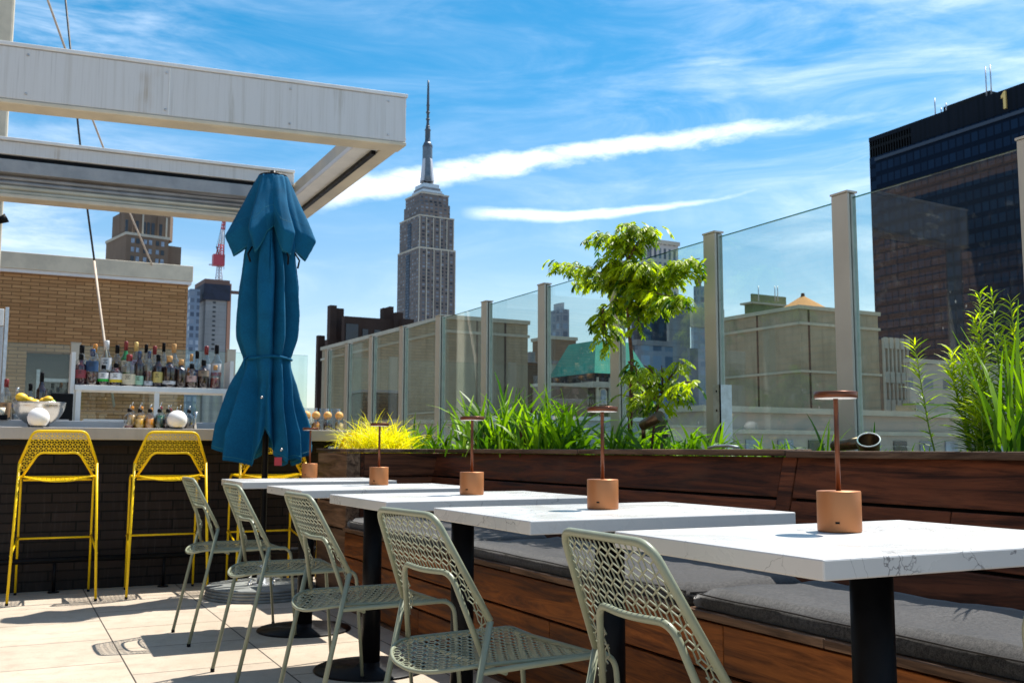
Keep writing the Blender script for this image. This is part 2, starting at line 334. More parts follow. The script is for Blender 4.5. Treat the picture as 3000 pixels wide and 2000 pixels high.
def m_facade(name, wall, win, wx, wz, fx=.5, fz=.55, ax='auto', metal=.0, lit=(.30, .34, .40), rough=.5, ang=0):
    # one grid of window bays in the wall: u runs along either horizontal direction of the building
    m, t, p, o = newmat(name); g = N(t, 'ShaderNodeNewGeometry'); tc_ = N(t, 'ShaderNodeTexCoord')
    v = MAP(t, g.outputs['Position'], (1, 1, 1), (0, 0, 0), (0, 0, -ang)); nv = N(t, 'ShaderNodeVectorRotate', rotation_type='Z_AXIS'); nv.inputs['Angle'].default_value = -ang
    L(t, g.outputs['True Normal'], nv.inputs['Vector'])
    s = N(t, 'ShaderNodeSeparateXYZ'); L(t, v, s.inputs[0]); sn = N(t, 'ShaderNodeSeparateXYZ'); L(t, nv.outputs[0], sn.inputs[0])
    isx = MATH(t, 'GREATER_THAN', MATH(t, 'ABSOLUTE', sn.outputs[0]), .7)
    mx = N(t, 'ShaderNodeMix', data_type='FLOAT'); L(t, isx, mx.inputs[0]); L(t, s.outputs[0], mx.inputs[2]); L(t, s.outputs[1], mx.inputs[3]); u = mx.outputs[0]
    U_ = MATH(t, 'DIVIDE', MATH(t, 'ADD', u, 5000), wx); Z_ = MATH(t, 'DIVIDE', MATH(t, 'ADD', s.outputs[2], 500), wz)
    fu = MATH(t, 'ABSOLUTE', MATH(t, 'SUBTRACT', MATH(t, 'FRACT', U_), .5)); fz_ = MATH(t, 'ABSOLUTE', MATH(t, 'SUBTRACT', MATH(t, 'FRACT', Z_), .5))
    k = MATH(t, 'MULTIPLY', MR(t, fu, fx/2-.03, fx/2+.03, 1, 0), MR(t, fz_, fz/2-.03, fz/2+.03, 1, 0))
    up = MATH(t, 'LESS_THAN', MATH(t, 'ABSOLUTE', sn.outputs[2]), .5); k = MATH(t, 'MULTIPLY', k, up)
    wn = N(t, 'ShaderNodeTexWhiteNoise', noise_dimensions='2D'); L(t, COMB(t, MATH(t, 'FLOOR', U_), MATH(t, 'FLOOR', Z_), 0.0), wn.inputs['Vector'])
    wc = MIX(t, MATH(t, 'POWER', wn.outputs['Value'], 1.6), win, lit)
    n = NOISE(t, g.outputs['Position'], .05, 5, .6); wl = MIX(t, MR(t, n, .35, .65, 0, .5), wall, tuple(x*.75 for x in wall))
    c = MIX(t, k, wl, wc); L(t, c, p.inputs['Base Color']); L(t, MR(t, k, 0, 1, .85, .35, False), p.inputs['Roughness']); p.inputs['Specular IOR Level'].default_value = .25 if sum(wall) > .1 else .06
    if metal: p.inputs['Metallic'].default_value = metal
    return m
M['esb'] = m_facade('limestone_window_bays', (.170, .142, .130), (.022, .028, .04), 5.6, 3.9, .56, .52, lit=(.22, .245, .285), ang=RAD(3))
M['navy'] = m_facade('dark_curtain_wall', (.005, .012, .026), (.006, .017, .040), 2.2, 3.6, .8, .62, lit=(.008, .024, .054))
M['slate'] = plain('slate_blue_metal', (.060, .080, .105), .5, .2, .1, .1)
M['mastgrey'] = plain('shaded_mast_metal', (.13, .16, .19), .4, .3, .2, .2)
M['glassblue'] = m_facade('blue_curtain_wall', (.22, .26, .32), (.06, .10, .16), 3.0, 3.4, .72, .7, lit=(.24, .34, .46), ang=RAD(3))
M['paleblue'] = m_facade('pale_glass_block', (.42, .45, .50), (.26, .32, .40), 3.4, 2.6, .7, .6, lit=(.42, .48, .56))
M['palegrid'] = m_facade('pale_gridded_tower', (.50, .46, .42), (.08, .09, .11), 3.2, 7.5, .5, .75, lit=(.16, .19, .22), ang=RAD(3))
M['darkglass'] = m_facade('dark_glass_block', (.045, .06, .085), (.020, .030, .045), 2.2, 3.2, .75, .7, lit=(.09, .13, .19))
M['steelglass'] = m_facade('scaffolded_facade', (.20, .25, .32), (.05, .07, .11), 2.6, 3.1, .6, .6, lit=(.50, .56, .64))
M['lowtan'] = m_facade('tan_roof_terrace', (.40, .35, .29), (.10, .11, .12), 3.6, 2.9, .5, .42, lit=(.22, .25, .28))
M['net'] = plain('dark_debris_net', (.022, .026, .045), .8, 0, .4, .3)
M['redsteel'] = plain('red_crane_steel', (.45, .05, .07), .5)
M['whitesteel'] = plain('white_crane_steel', (.55, .56, .60), .5)
M['gold'] = plain('gold_numeral', (.85, .55, .18), .4, .3)
M['darkwin'] = plain('dark_window', (.022, .026, .034), .18, 0, .3, 1)
M['bluewin'] = plain('sky_lit_window', (.20, .24, .30), .15, 0, .4, 1)
def m_fabric(name, a, b, scale=900, bumpk=.4, sheen=.3, rough=.95):
    m, t, p, o = newmat(name); v = objco(t); n = NOISE(t, v, scale, 2, .8); n2 = NOISE(t, v, 6, 4, .6); n3 = NOISE(t, v, scale*.28, 3, .7)
    c = MIX(t, MR(t, MATH(t, 'ADD', MATH(t, 'MULTIPLY', n, .5), MATH(t, 'MULTIPLY', n3, .5)), .38, .62, 0, 1), a, b); k = MR(t, n2, .3, .7, .85, 1.12); c = MIX(t, 1.0, c, COMB(t, k, k, k), 'MULTIPLY')
    L(t, c, p.inputs['Base Color']); p.inputs['Roughness'].default_value = rough; p.inputs['Sheen Weight'].default_value = sheen; p.inputs['Specular IOR Level'].default_value = .2
    bump(t, p, n3, bumpk, .002); return m
M['cushion'] = m_fabric('heather_grey_fabric', (.013, .012, .0115), (.066, .062, .059), 380)
M['piping'] = plain('dark_piping', (.035, .032, .03), .9)
M['teal'] = m_fabric('teal_canvas', (.002, .078, .160), (.003, .108, .215), 420, .12, .0, .85)
def m_glass(name, tint, rough=.0, dust=.0, base=.035):
    m = bpy.data.materials.new(name); m.use_nodes = True; t = m.node_tree; t.nodes.clear()
    o = N(t, 'ShaderNodeOutputMaterial'); tr = N(t, 'ShaderNodeBsdfTransparent'); tr.inputs[0].default_value = (*tint, 1)
    gl = N(t, 'ShaderNodeBsdfGlossy'); gl.inputs['Roughness'].default_value = rough; gl.inputs[0].default_value = (1, 1, 1, 1)
    fr = N(t, 'ShaderNodeFresnel'); fr.inputs['IOR'].default_value = 1.45
    lw = N(t, 'ShaderNodeLayerWeight'); lw.inputs['Blend'].default_value = .5
    # same reflection from both sides of the sheet
    f = MATH(t, 'ADD', base, MATH(t, 'MULTIPLY', MATH(t, 'POWER', lw.outputs['Facing'], 4.0), .9), clamp=True)
    mx = N(t, 'ShaderNodeMixShader'); L(t, f, mx.inputs[0]); L(t, tr.outputs[0], mx.inputs[1]); L(t, gl.outputs[0], mx.inputs[2]); out = mx.outputs[0]
    if dust:
        g = N(t, 'ShaderNodeNewGeometry'); v = g.outputs['Position']
        n = NOISE(t, MAP(t, v, (1, 3, 3)), 3, 6, .7, 1.5); sm = MATH(t, 'MULTIPLY', MR(t, n, .55, .78, 0, 1), .05)
        vo = N(t, 'ShaderNodeTexVoronoi'); vo.inputs['Scale'].default_value = 26; L(t, MAP(t, v, (1, 1, .6), (0, 0, 0), (0, 0, 0)), vo.inputs['Vector'])
        spot = MATH(t, 'MULTIPLY', MR(t, vo.outputs['Distance'], .05, .13, 1, 0), MR(t, NOISE(t, v, 1.9, 3), .52, .62, 0, .5))
        di = N(t, 'ShaderNodeBsdfDiffuse'); di.inputs[0].default_value = (.75, .76, .74, 1); tl = N(t, 'ShaderNodeBsdfTranslucent'); tl.inputs[0].default_value = (.75, .76, .74, 1)
        ds = N(t, 'ShaderNodeMixShader'); ds.inputs[0].default_value = .5; L(t, di.outputs[0], ds.inputs[1]); L(t, tl.outputs[0], ds.inputs[2])
        m2 = N(t, 'ShaderNodeMixShader'); L(t, MATH(t, 'ADD', MATH(t, 'ADD', MATH(t, 'MULTIPLY', spot, .5), sm), dust, clamp=True), m2.inputs[0]); L(t, out, m2.inputs[1]); L(t, ds.outputs[0], m2.inputs[2]); out = m2.outputs[0]
    L(t, out, o.inputs['Surface']); return m
M['pane'] = m_glass('windscreen_glass', (.86, .92, .89), 0, .003)
M['paneedge'] = m_glass('glass_edge_green', (.25, .50, .42))
M['clear'] = m_glass('clear_bottle_glass', (.78, .79, .78), .03, .0, .09)
def m_bottle(name, col, rough=.08):
    m, t, p, o = newmat(name); p.inputs['Base Color'].default_value = (*col, 1); p.inputs['Roughness'].default_value = rough; p.inputs['Specular IOR Level'].default_value = .7
    p.inputs['Coat Weight'].default_value = .6; p.inputs['Coat Roughness'].default_value = .03
    n = NOISE(t, worldco(t), 30, 3); L(t, MIX(t, MR(t, n, .4, .65, 0, .6), col, tuple(x*.45 for x in col)), p.inputs['Base Color']); return m
BT = {k: m_bottle('liquid_'+k, c) for k, c in dict(dark=(.022, .008, .006), amber=(.085, .018, .004), red=(.24, .022, .008), maroon=(.045, .006, .009), gold=(.80, .42, .02), green=(.02, .20, .03), clear=(.42, .44, .46), orange=(.80, .30, .02), navy=(.02, .04, .11), pink=(.55, .25, .22), darkgreen=(.02, .05, .02)).items()}
def m_leaf(name, a, b, tr=.45):
    m = bpy.data.materials.new(name); m.use_nodes = True; t = m.node_tree; t.nodes.clear()
    o = N(t, 'ShaderNodeOutputMaterial'); at = N(t, 'ShaderNodeAttribute', attribute_name='tint').outputs['Fac']
    c = MIX(t, at, a, b); di = N(t, 'ShaderNodeBsdfPrincipled'); L(t, c, di.inputs['Base Color']); di.inputs['Roughness'].default_value = .45; di.inputs['Specular IOR Level'].default_value = .4
    tl = N(t, 'ShaderNodeBsdfTranslucent'); c2 = MIX(t, 1.0, c, (1.45, 1.5, .4), 'MULTIPLY'); L(t, c2, tl.inputs[0])
    mx = N(t, 'ShaderNodeMixShader'); mx.inputs[0].default_value = tr; L(t, di.outputs[0], mx.inputs[1]); L(t, tl.outputs[0], mx.inputs[2]); L(t, mx.outputs[0], o.inputs['Surface']); return m
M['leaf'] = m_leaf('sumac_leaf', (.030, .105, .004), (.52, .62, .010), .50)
M['grass'] = m_leaf('blade_leaf', (.025, .10, .004), (.30, .50, .012), .45)
M['ygrass'] = m_leaf('golden_grass', (.48, .50, .008), (.95, .80, .02), .45)
M['stemgreen'] = m_leaf('stem_green', (.16, .26, .03), (.26, .36, .04), .2)
M['dry'] = m_leaf('dry_leaf', (.25, .14, .05), (.5, .36, .18), .2)

#==SETTING
# ------------------------------------------------------------------ ground of the city and roof deck
b = MB(); b.box(-6000, -3000, -46, 8000, 12000, -45); tag(b.build('city_ground', M['roofgrey']), kind='structure')
b = MB(); b.box(-5.0, -4, -.3, 3.25, 7.9, 0); tag(b.build('roof_deck', M['paver']), kind='structure')
b = MB(); b.box(-5.0, 7.9, -.3, 3.25, 10.95, -.02); tag(b.build('bar_floor', M['paver']), kind='structure')
# ------------------------------------------------------------------ glass windscreen
FX = 3.0; FT = 1.945
postY = [2.145+.855*k for k in range(7)]+[8.09, 8.90, 9.64, 10.35]
postY = [1.29]+postY
fence = thing('glass_windscreen', 'long windscreen of clear panes and beige posts behind the planter', 'windscreen', (FX, 5.8, 0))
rear_fence = thing('glass_windscreen', 'rear windscreen of clear panes and beige posts behind the bar shelf', 'windscreen', (1.0, 10.85, 0))
def make_post(par, loc, rz=0):
    b = MB(); b.box(0, -.045, -.1, .014, .045, FT); o = b.build('post', M['beige'], par, bevel=.004); o.location = Vector(loc)-par.location; o.rotation_euler = (0, 0, rz)
    b = MB(); b.box(.0145, -.034, -.1, .021, .036, FT-.01); b.build('gasket', M['rubber'], o)
    b = MB(); b.box(.0215, -.043, -.1, .050, .045, FT-.003); b.build('glazing_channel', M['channel'], o, bevel=.003)
    b = MB(); b.box(-.003, -.048, FT+.001, .053, .048, FT+.009); b.build('post_cap', M['beige'], o)
    return o
for i, y in enumerate(postY): make_post(fence, (FX, y, 0))
def pane(par, a, b_, z0, z1):
    dx, dy = b_[0]-a[0], b_[1]-a[1]; l = math.hypot(dx, dy); ux, uy = dx/l, dy/l; nx, ny = -uy*.005, ux*.005
    mb = MB(); mb.prism([(-nx, -ny), (dx-nx, dy-ny), (dx+nx, dy+ny), (nx, ny)], 0, z1-z0); g = mb.build('glass_pane', M['pane'], par); g.location = Vector((a[0], a[1], z0))-par.location
    mb = MB(); mb.prism([(-nx*1.1, -ny*1.1), (dx-nx*1.1, dy-ny*1.1), (dx+nx*1.1, dy+ny*1.1), (nx*1.1, ny*1.1)], z1-z0+.0005, z1-z0+.0035); mb.build('top_edge', M['paneedge'], g)
for i in range(len(postY)-1): pane(fence, (FX+.036, postY[i]+.046), (FX+.036, postY[i+1]-.044), .1, FT-.02)
XB = [-.4, .60, 2.12]
for X in XB: make_post(rear_fence, (X, 10.85, 0), RAD(90))
XB = [-3.0]+XB+[3.0]
for i in range(4): pane(rear_fence, (XB[i]+.05, 10.886), (XB[i+1]-.05, 10.886), .1, FT-.02)
# ------------------------------------------------------------------ wooden planter and bench
RIM = .909
def slope_x(z): return 2.30+(z-.45)*.11/.46     # leaning back panel
pl = thing('wooden_planter', 'long dark wood planter with slanted plank front, filled with grasses and a small tree', 'planter', (2.4, 3, 0))
po = pl.location
def plank(mb, y0, y1, z0, z1, tint, proud=0.0, th=.022):
    mb.tint = tint; n = len(mb.v)
    a, c = slope_x(z0)-proud, slope_x(z1)-proud
    mb.v += [(a, y0, z0), (a+th, y0, z0), (a+th, y1, z0), (a, y1, z0), (c, y0, z1), (c+th, y0, z1), (c+th, y1, z1), (c, y1, z1)]
    for q in ((0, 3, 2, 1), (4, 5, 6, 7), (0, 1, 5, 4), (1, 2, 6, 5), (2, 3, 7, 6), (3, 0, 4, 7)): mb.face(tuple(n+i for i in q))
mb = MB()
rows = [(.748, .884, [(5.80, 2.702), (2.627, .4), (.395, -2.5)], (.35, .5, .4)), (.592, .738, [(5.80, 3.9), (3.896, 2.702), (2.627, 1.99), (1.986, -.4), (-.404, -2.5)], (.3, .62, .35, .5, .4)), (.44, .582, [(5.80, 4.6), (4.596, 2.702), (2.627, .9), (.896, -2.5)], (.45, .3, .55, .4))]
for z0, z1, segs, ts in rows:
    for (ya, yb), ti in zip(segs, ts): plank(mb, yb, ya, z0, z1, ti)
mb.build('front_planks', M['wood'], pl, po, bevel=.003)
mb = MB(); plank(mb, 2.631, 2.698, .44, .884, .75, .002, .03); mb.build('joint_post', M['wood'], pl, po, bevel=.002)
mb = MB(); mb.box(2.36, -2.5, .0, 2.44, 5.8, .43); 
n = len(mb.v); mb.v += [(2.335, -2.5, .43), (2.46, -2.5, .43), (2.46, 5.8, .43), (2.335, 5.8, .43), (2.437, -2.5, .88), (2.46, -2.5, .88), (2.46, 5.8, .88), (2.437, 5.8, .88)]
for q in ((0, 3, 2, 1), (4, 5, 6, 7), (0, 1, 5, 4), (1, 2, 6, 5), (2, 3, 7, 6), (3, 0, 4, 7)): mb.face(tuple(n+i for i in q))
mb.box(2.9, -2.5, .0, 2.99, 6.45, .86); mb.build('backing_wall', M['rubber'], pl, po)
mb = MB()
for (ya, yb, ti, dz) in ((5.78, 4.05, .25, 0), (4.045, 2.66, .55, .001), (2.655, .2, .45, -.004), (.195, -2.5, .5, 0)):
    mb.tint = ti; mb.box(2.372, yb, .886+dz, 2.50, ya, RIM+dz)
mb.build('rim', M['woodcap'], pl, po, bevel=.004)
mb = MB(); mb.box(2.46, -2.5, .4, 2.9, 6.0, .865); mb.build('soil', M['soil'], pl, po)
# far return
rt = thing('wooden_planter', 'short end planter of dark planks turning the corner toward the bar, holding the yellow grass', 'planter', (2.3, 6.1, 0)); ro_ = rt.location
mb = MB()
for (z0, z1, ti) in ((.748, .884, .62), (.592, .738, .4), (.44, .582, .5)):
    mb.tint = ti; mb.box(1.93, 5.80, z0, 2.42, 5.822, z1)
mb.tint = .9; mb.build('front_planks', M['woodx'], rt, ro_, bevel=.003)
mb = MB()
for (z0, z1, ti) in ((.595, .884, .95), (.44, .588, .75), (.02, .43, .6)):
    mb.tint = ti; mb.box(1.82, 5.796, z0, 1.905, 6.40, z1)
mb.build('end_planks', M['woodcap'], rt, ro_, bevel=.003)
mb = MB(); mb.tint = .3; mb.box(1.908, 5.797, .02, 1.928, 5.815, .884); mb.box(1.94, 5.826, 0, 2.46, 6.38, .86); mb.box(2.46, 6.0, 0, 2.9, 6.38, .86); mb.build('backing_wall', M['wood'], rt, ro_)
mb = MB(); mb.tint = .7; mb.box(1.81, 5.785, .886, 2.372, 5.90, RIM); mb.tint = .5; mb.box(1.81, 5.9, .886, 1.93, 6.42, RIM); mb.tint = .6; mb.box(1.93, 6.36, .886, 2.98, 6.42, RIM); mb.build('rim', M['woodcap'], rt, ro_, bevel=.004)
mb = MB(); mb.box(1.93, 5.9, .8, 2.46, 6.36, .87); mb.build('soil', M['soil'], rt, ro_)
# bench
bn = thing('wooden_bench', 'long built-in bench of reddish brown planks under the grey cushions', 'bench', (2.0, 3, 0)); bo = bn.location
mb = MB()
for (z0, z1, segs) in ((.292, .422, [(5.78, 4.2, .4), (4.196, 2.30, .72), (2.296, .9, .55), (.896, -2.5, .6)]), (.150, .284, [(5.78, 3.3, .5), (3.296, 1.72, .65), (1.716, -2.5, .8)]), (.012, .142, [(5.78, 4.6, .45), (4.596, 2.55, .5), (2.546, -2.5, .6)])):
    for ya, yb, ti in segs: mb.tint = ti; mb.box(1.812, yb, z0, 1.834, ya, z1)
mb.build('front_planks', M['woodlow'], bn, bo, bevel=.003)
mb = MB()
for ya, yb, ti in ((5.785, 3.6, .5), (3.597, 1.9, .4), (1.897, -2.5, .55)):
    mb.tint = ti; mb.box(1.80, yb, .43, 1.93, ya, .452)
mb.build('seat_edge_board', M['woodcap'], bn, bo, bevel=.003)
mb = MB(); mb.box(1.84, -2.5, 0, 2.30, 5.78, .445); mb.build('bench_core', M['rubber'], bn, bo)
mb = MB(); mb.tint = .4; mb.box(1.79, -2.5, 0, 1.808, 5.79, .012); mb.build('floor_batten', M['woodcap'], bn, bo)
def cushion(y0, y1, label, seed):
    rnd = random.Random(seed); t = thing('bench_cushion', label, 'cushion', (2.06, (y0+y1)/2, .453), 0, 'grey bench cushions'); ly = (y1-y0)/2-.004; lx = .232; H_ = .052
    ns, nyy = 14, max(20, int((y1-y0)/.05)); mb = MB()
    def edge(u): return max(0.0, 1-abs(u)**10)
    from mathutils import noise as mn
    top = []
    for j in range(nyy+1):
        for i in range(ns+1):
            u = -1+2*i/ns; v = -1+2*j/nyy; uu = math.copysign(abs(u)**.7, u); vv = v
            x = uu*lx; y = vv*ly
            e = min(1, (1-abs(uu))*lx/.018); e2 = min(1, (1-abs(vv))*ly/.018)
            r = math.sqrt(max(0, 1-(1-e)**2))*math.sqrt(max(0, 1-(1-e2)**2))
            edg = 1-min(1, (1-abs(uu))*lx/.07)
            z = H_*(.70+.30*r)+.009*mn.noise(Vector((x*6+seed, y*4, 0)))*r+.006*r+.0045*mn.noise(Vector((x*16, y*22+seed, 3)))*r+.004*edg*r*mn.noise(Vector((y*38, seed, x*5)))
            pull = .004*mn.noise(Vector((y*9, seed, 0)))
            top.append((x+(-pull if u < -.9 else 0), y, z))
    n = len(mb.v); mb.v += top
    for j in range(nyy):
        for i in range(ns):
            a = n+j*(ns+1)+i; mb.face((a, a+1, a+ns+2, a+ns+1), True)
    # side skirt
    ring = [j*(ns+1) for j in range(nyy, -1, -1)]+[i for i in range(1, ns+1)]+[j*(ns+1)+ns for j in range(1, nyy+1)]+[nyy*(ns+1)+i for i in range(ns-1, 0, -1)]
    prev = [n+r for r in ring]
    for (dx, dz) in ((.006, -.010), (.008, -.024), (.003, -.036)):
        cur = []
        for r in ring:
            x, y, z = top[r]; zz = max(.001, H_*.70+dz); sx = 1+dx/lx; sy = 1+dx/ly
            wv = .0045*mn.noise(Vector((y*18, x*14, dz*50+seed)))
            mb.v.append((x*sx+wv, y*sy, zz)); cur.append(len(mb.v)-1)
        k = len(cur)
        for i in range(k): j = (i+1) % k; mb.face((prev[i], cur[i], cur[j], prev[j]), True)
        prev = cur
    mb.build('cushion_body', M['cushion'], t)
    path = [Vector((-lx*1.0, -ly+.02, H_*.72+.002)), Vector((-lx*1.0, ly-.02, H_*.72+.002))]
    mb = MB(); mb.tube([path[0].lerp(path[1], k/20)+Vector((-.003, 0, .001*math.sin(k*1.3))) for k in range(21)], .0028, 6)
    mb.tube([Vector((lx-k*(2*lx)/10, -ly, H_*.72)) for k in range(11)], .0028, 6); mb.tube([Vector((lx-k*(2*lx)/10, ly, H_*.72)) for k in range(11)], .0028, 6)
    mb.build('piping', M['piping'], t)
cushion(4.12, 5.76, 'grey bench cushion at the far end against the end planter', 3)
cushion(2.46, 4.10, 'grey bench cushion in the middle, with leafy shadows on it', 11)
cushion(.78, 2.44, 'nearest grey bench cushion, rounded corner showing under the nearest table', 5)
cushion(-.9, .76, 'grey bench cushion at the right edge of the picture', 8)
#==FURN
# ------------------------------------------------------------------ chairs and stools
def inside(p, poly):
    x, y = p; c = False; j = len(poly)-1
    for i in range(len(poly)):
        xi, yi = poly[i]; xj, yj = poly[j]
        if (yi > y) != (yj > y) and x < (xj-xi)*(y-yi)/(yj-yi)+xi: c = not c
        j = i
    return c
def cubes(mb, poly, f, a, w_=.0028, th=.0016, rot=0.0):
    # pierced pattern: six-pointed stars linked to the centres of the triangles between them
    us = [p[0] for p in poly]; vs = [p[1] for p in poly]; h = a*math.sqrt(3)/2
    def S(u, v): return f(u, v)
    r0 = int(min(vs)/h)-2; r1 = int(max(vs)/h)+3; c0 = int(min(us)/a)-3; c1 = int(max(us)/a)+4
    for r in range(r0, r1):
        for c in range(c0, c1):
            A = ((c+(r % 2)*.5)*a, r*h)
            if inside(A, poly):
                P = Vector(S(*A)); eu = (Vector(S(A[0]+.002, A[1]))-P).normalized(); ev = (Vector(S(A[0], A[1]+.002))-P).normalized(); nh = eu.cross(ev).normalized()*(th/2+.0002)
                for sg in (1, -1):
                    n = len(mb.v); mb.v += [tuple(P+nh*sg+(eu*math.cos(q*math.pi/3)+ev*math.sin(q*math.pi/3))*w_*1.15) for q in range(6)]; mb.face(tuple(range(n, n+6)) if sg > 0 else tuple(reversed(range(n, n+6))))
            for k in range(6):
                ang = math.pi/6+k*math.pi/3; B = (A[0]+a/math.sqrt(3)*math.cos(ang), A[1]+a/math.sqrt(3)*math.sin(ang))
                ia, ib = inside(A, poly), inside(B, poly)
                if not ia and not ib: continue
                p, q = A, B
                if ia != ib:
                    lo, hi = (A, B) if ia else (B, A)
                    g0, g1 = lo, hi
                    for _ in range(7):
                        mid = ((g0[0]+g1[0])/2, (g0[1]+g1[1])/2)
                        if inside(mid, poly): g0 = mid
                        else: g1 = mid
                    p, q = lo, g0
                P = Vector(S(*p)); Q = Vector(S(*q)); d = Q-P
                if d.length < .002: continue
                eps = .002; du = Vector(S(p[0]+eps, p[1]))-P; dv = Vector(S(p[0], p[1]+eps))-P
                nn = du.cross(dv).normalized(); sd = nn.cross(d.normalized())*(w_/2); n2 = nn*(th/2)
                n = len(mb.v); mb.v += [tuple(x) for x in (P-sd-n2, P+sd-n2, P+sd+n2, P-sd+n2, Q-sd-n2, Q+sd-n2, Q+sd+n2, Q-sd+n2)]
                for qd in ((0, 1, 5, 4), (1, 2, 6, 5), (2, 3, 7, 6), (3, 0, 4, 7)): mb.face(tuple(n+i for i in qd))
def make_seat_thing(name, label, cat, mat, P, group):
    t = thing(name, label, cat, (0, 0, 0), 0, group)
    zt, za, zk, zs = P['z']; xt, xa, xk, xs = P['x']; ht, ha, hk, hs_ = P['h']; R = P['r']; fx, fw, rw = P['front']
    def X(z):
        if z > zk: return xt+(xk-xt)*(zt-z)/(zt-zk)
        return xk+(xs-xk)*(zk-z)/(zk-zs)
    bowt = lambda y, h: -.012*max(0, 1-(y/h)**2)
    # back frame (outer tube)
    mb = MB(); outer = fillet([(xk, hk, zk), (xt, ht, zt), (xt-.006, 0, zt+.001), (xt, -ht, zt), (xk, -hk, zk)], [.036, .05, .036], 7)
    mb.tube(outer, R, 12); mb.build('back_frame', mat, t)
    # inner arch
    mb = MB(); arch = [(X(zs)+.004, hs_, zs), (X(za)-.002, ha, za), (X(za)-.016, 0, za-.004), (X(za)-.002, -ha, za), (X(zs)+.004, -hs_, zs)]
    mb.tube(fillet(arch, [.034, .08, .034], 7), R*.88, 12); mb.build('inner_frame', mat, t)
    # back mesh
    poly = [(-ht+.008, zt-.006), (ht-.008, zt-.006), (hk-.003, zk), (hs_+.012, zs+.03), (hs_+.001, zs+.012), (ha+.004, za), (ha-.02, za+.004), (-ha+.02, za+.004), (-ha-.004, za), (-hs_-.001, zs+.012), (-hs_-.012, zs+.03), (-hk+.003, zk)]
    bend = lambda u, v: (X(v)+bowt(u, ht)*max(0, min(1, (v-zk)/(zt-zk))), u, v)
    mb = MB(); cubes(mb, poly, bend, P['a']); mb.build('backrest_mesh', mat, t)
    # seat
    sx0 = xs; sx1 = fx-.045; hw = hs_+.004
    nose = P['nose']
    pts = [(sx1, -hw+.02), (sx1+.012, 0), (sx1, hw-.02), (sx1-.02, hw), (sx0+.02, hw)]
    for k in range(1, 12):
        a_ = math.pi/2+math.pi*k/12; pts.append((sx0+.02+(nose+.02)*math.cos(a_)*1.0, hw*math.copysign(abs(math.sin(a_))**.8, math.sin(a_))))
    pts += [(sx0+.02, -hw), (sx1-.02, -hw)]
    wid = lambda x: 1+.10*max(0, min(1, (x-sx0)/(sx1-sx0)))
    pts = [(x, y*wid(x)) for x, y in pts]
    def SZ(x, y):
        k = max(0, 1-(y/hw/wid(x))**2); rear = max(0, min(1, (sx0+.06-x)/(nose+.05))); fr = max(0, (x-(sx1-.05))/.05)
        return zs-.006-.016*k-.014*rear*k-.010*fr*fr
    mb = MB(); cubes(mb, pts, lambda u, v: (u, v, SZ(u, v)), P['a']*1.0, .0029, .0016); 
    mb.sphere((sx0-.01, -hw*.45, SZ(sx0-.01, -hw*.45)+.001), .011, 12, 6, (1, 1, .25))
    mb.build('seat_mesh', mat, t)
    mb = MB(); rim = [Vector((x, y, SZ(x, y))) for x, y in pts]; rim = fillet([rim[-1]]+rim+[rim[0]], .02, 3); mb.tube(rim, R*.62, 8); mb.build('seat_rim', mat, t)
    # legs
    for s in (-1, 1):
        mb = MB(); mb.tube([(0, s*rw, .012), (xk, s*hk, zk)], R, 12); lg = mb.build('leg', mat, t)
        mb = MB(); mb.lathe([(R*1.12, 0), (R*1.15, .014)], (0, s*rw, 0), 12); mb.build('foot_cap', M['rubber'], lg)
        k = (zs-.012)/zk; rx, ry = xk*k, rw+(hk-rw)*k
        mb = MB(); mb.tube(fillet([(rx+.0, s*ry, zs-.016), (fx-.035, s*(fw-.0), zs-.012), (fx, s*fw, .012)], [.05], 8), R*.9, 12); lg = mb.build('leg', mat, t)
        mb = MB(); mb.lathe([(R*1.05, 0), (R*1.08, .014)], (fx, s*fw, 0), 12); mb.build('foot_cap', M['rubber'], lg)
    # cross bar below the seat
    for q in ([(fx-.07, -fw, zs-.016), (fx-.07, fw, zs-.016)], [(sx0+.06, -hs_, zs-.03), (sx0+.06, hs_, zs-.03)]): mb = MB(); mb.tube(q, R*.7, 8); mb.build('cross_bar', mat, t)
    if 'rest' in P:
        zr, zf = P['rest']
        def rear(z): k = z/zk; return Vector((xk*k, rw+(hk-rw)*k, z))
        def front(z): k = z/zs; return Vector((fx-.03*k, fw, z))
        mb = MB(); a_, c_ = front(zf), front(zf); mb.tube([(a_.x, -a_.y-.01, a_.z), (a_.x, a_.y+.01, a_.z)], R*.8, 8)
        for s in (-1, 1):
            r_, f_ = rear(zr), front(zf+.012); mb.tube([(r_.x-.01, s*(r_.y+.004), r_.z-.004), (f_.x, s*f_.y, f_.z)], R*.8, 8)
        mb.build('footrest', mat, t)
    return t
CH = dict(z=(.761, .631, .534, .442), x=(.008, .031, .115, .112), h=(.143, .115, .209, .184), r=.0077, front=(.500, .205, .205), a=.0315, nose=.095)
ST = dict(z=(1.008, .882, .818, .745), x=(.030, .065, .085, .10), h=(.145, .110, .214, .192), r=.0078, front=(.455, .210, .238), a=.029, nose=.06, rest=(.285, .345))
ch0 = make_seat_thing('mesh_chair', '', 'chair', M['green'], CH, 'green metal chairs along the row of tables')
chl = [((.906, 1.476), -.023, 'nearest green mesh chair, at the table with the largest lamp, legs out of frame'),
       ((.836, 2.233), .109, 'second nearest green mesh chair, whole seat in view in front of the second table'),
       ((.838, 3.204), .024, 'middle green mesh chair with a sunlit patch on its seat'),
       ((.815, 4.132), .015, 'green mesh chair second from the far end, drawn up to the fourth table'),
       ((.806, 5.129), .025, 'farthest and smallest green mesh chair, beside the umbrella base'),
       ((.875, .515), 0, 'green mesh chair barely showing as a curved tube at the lower right edge')]
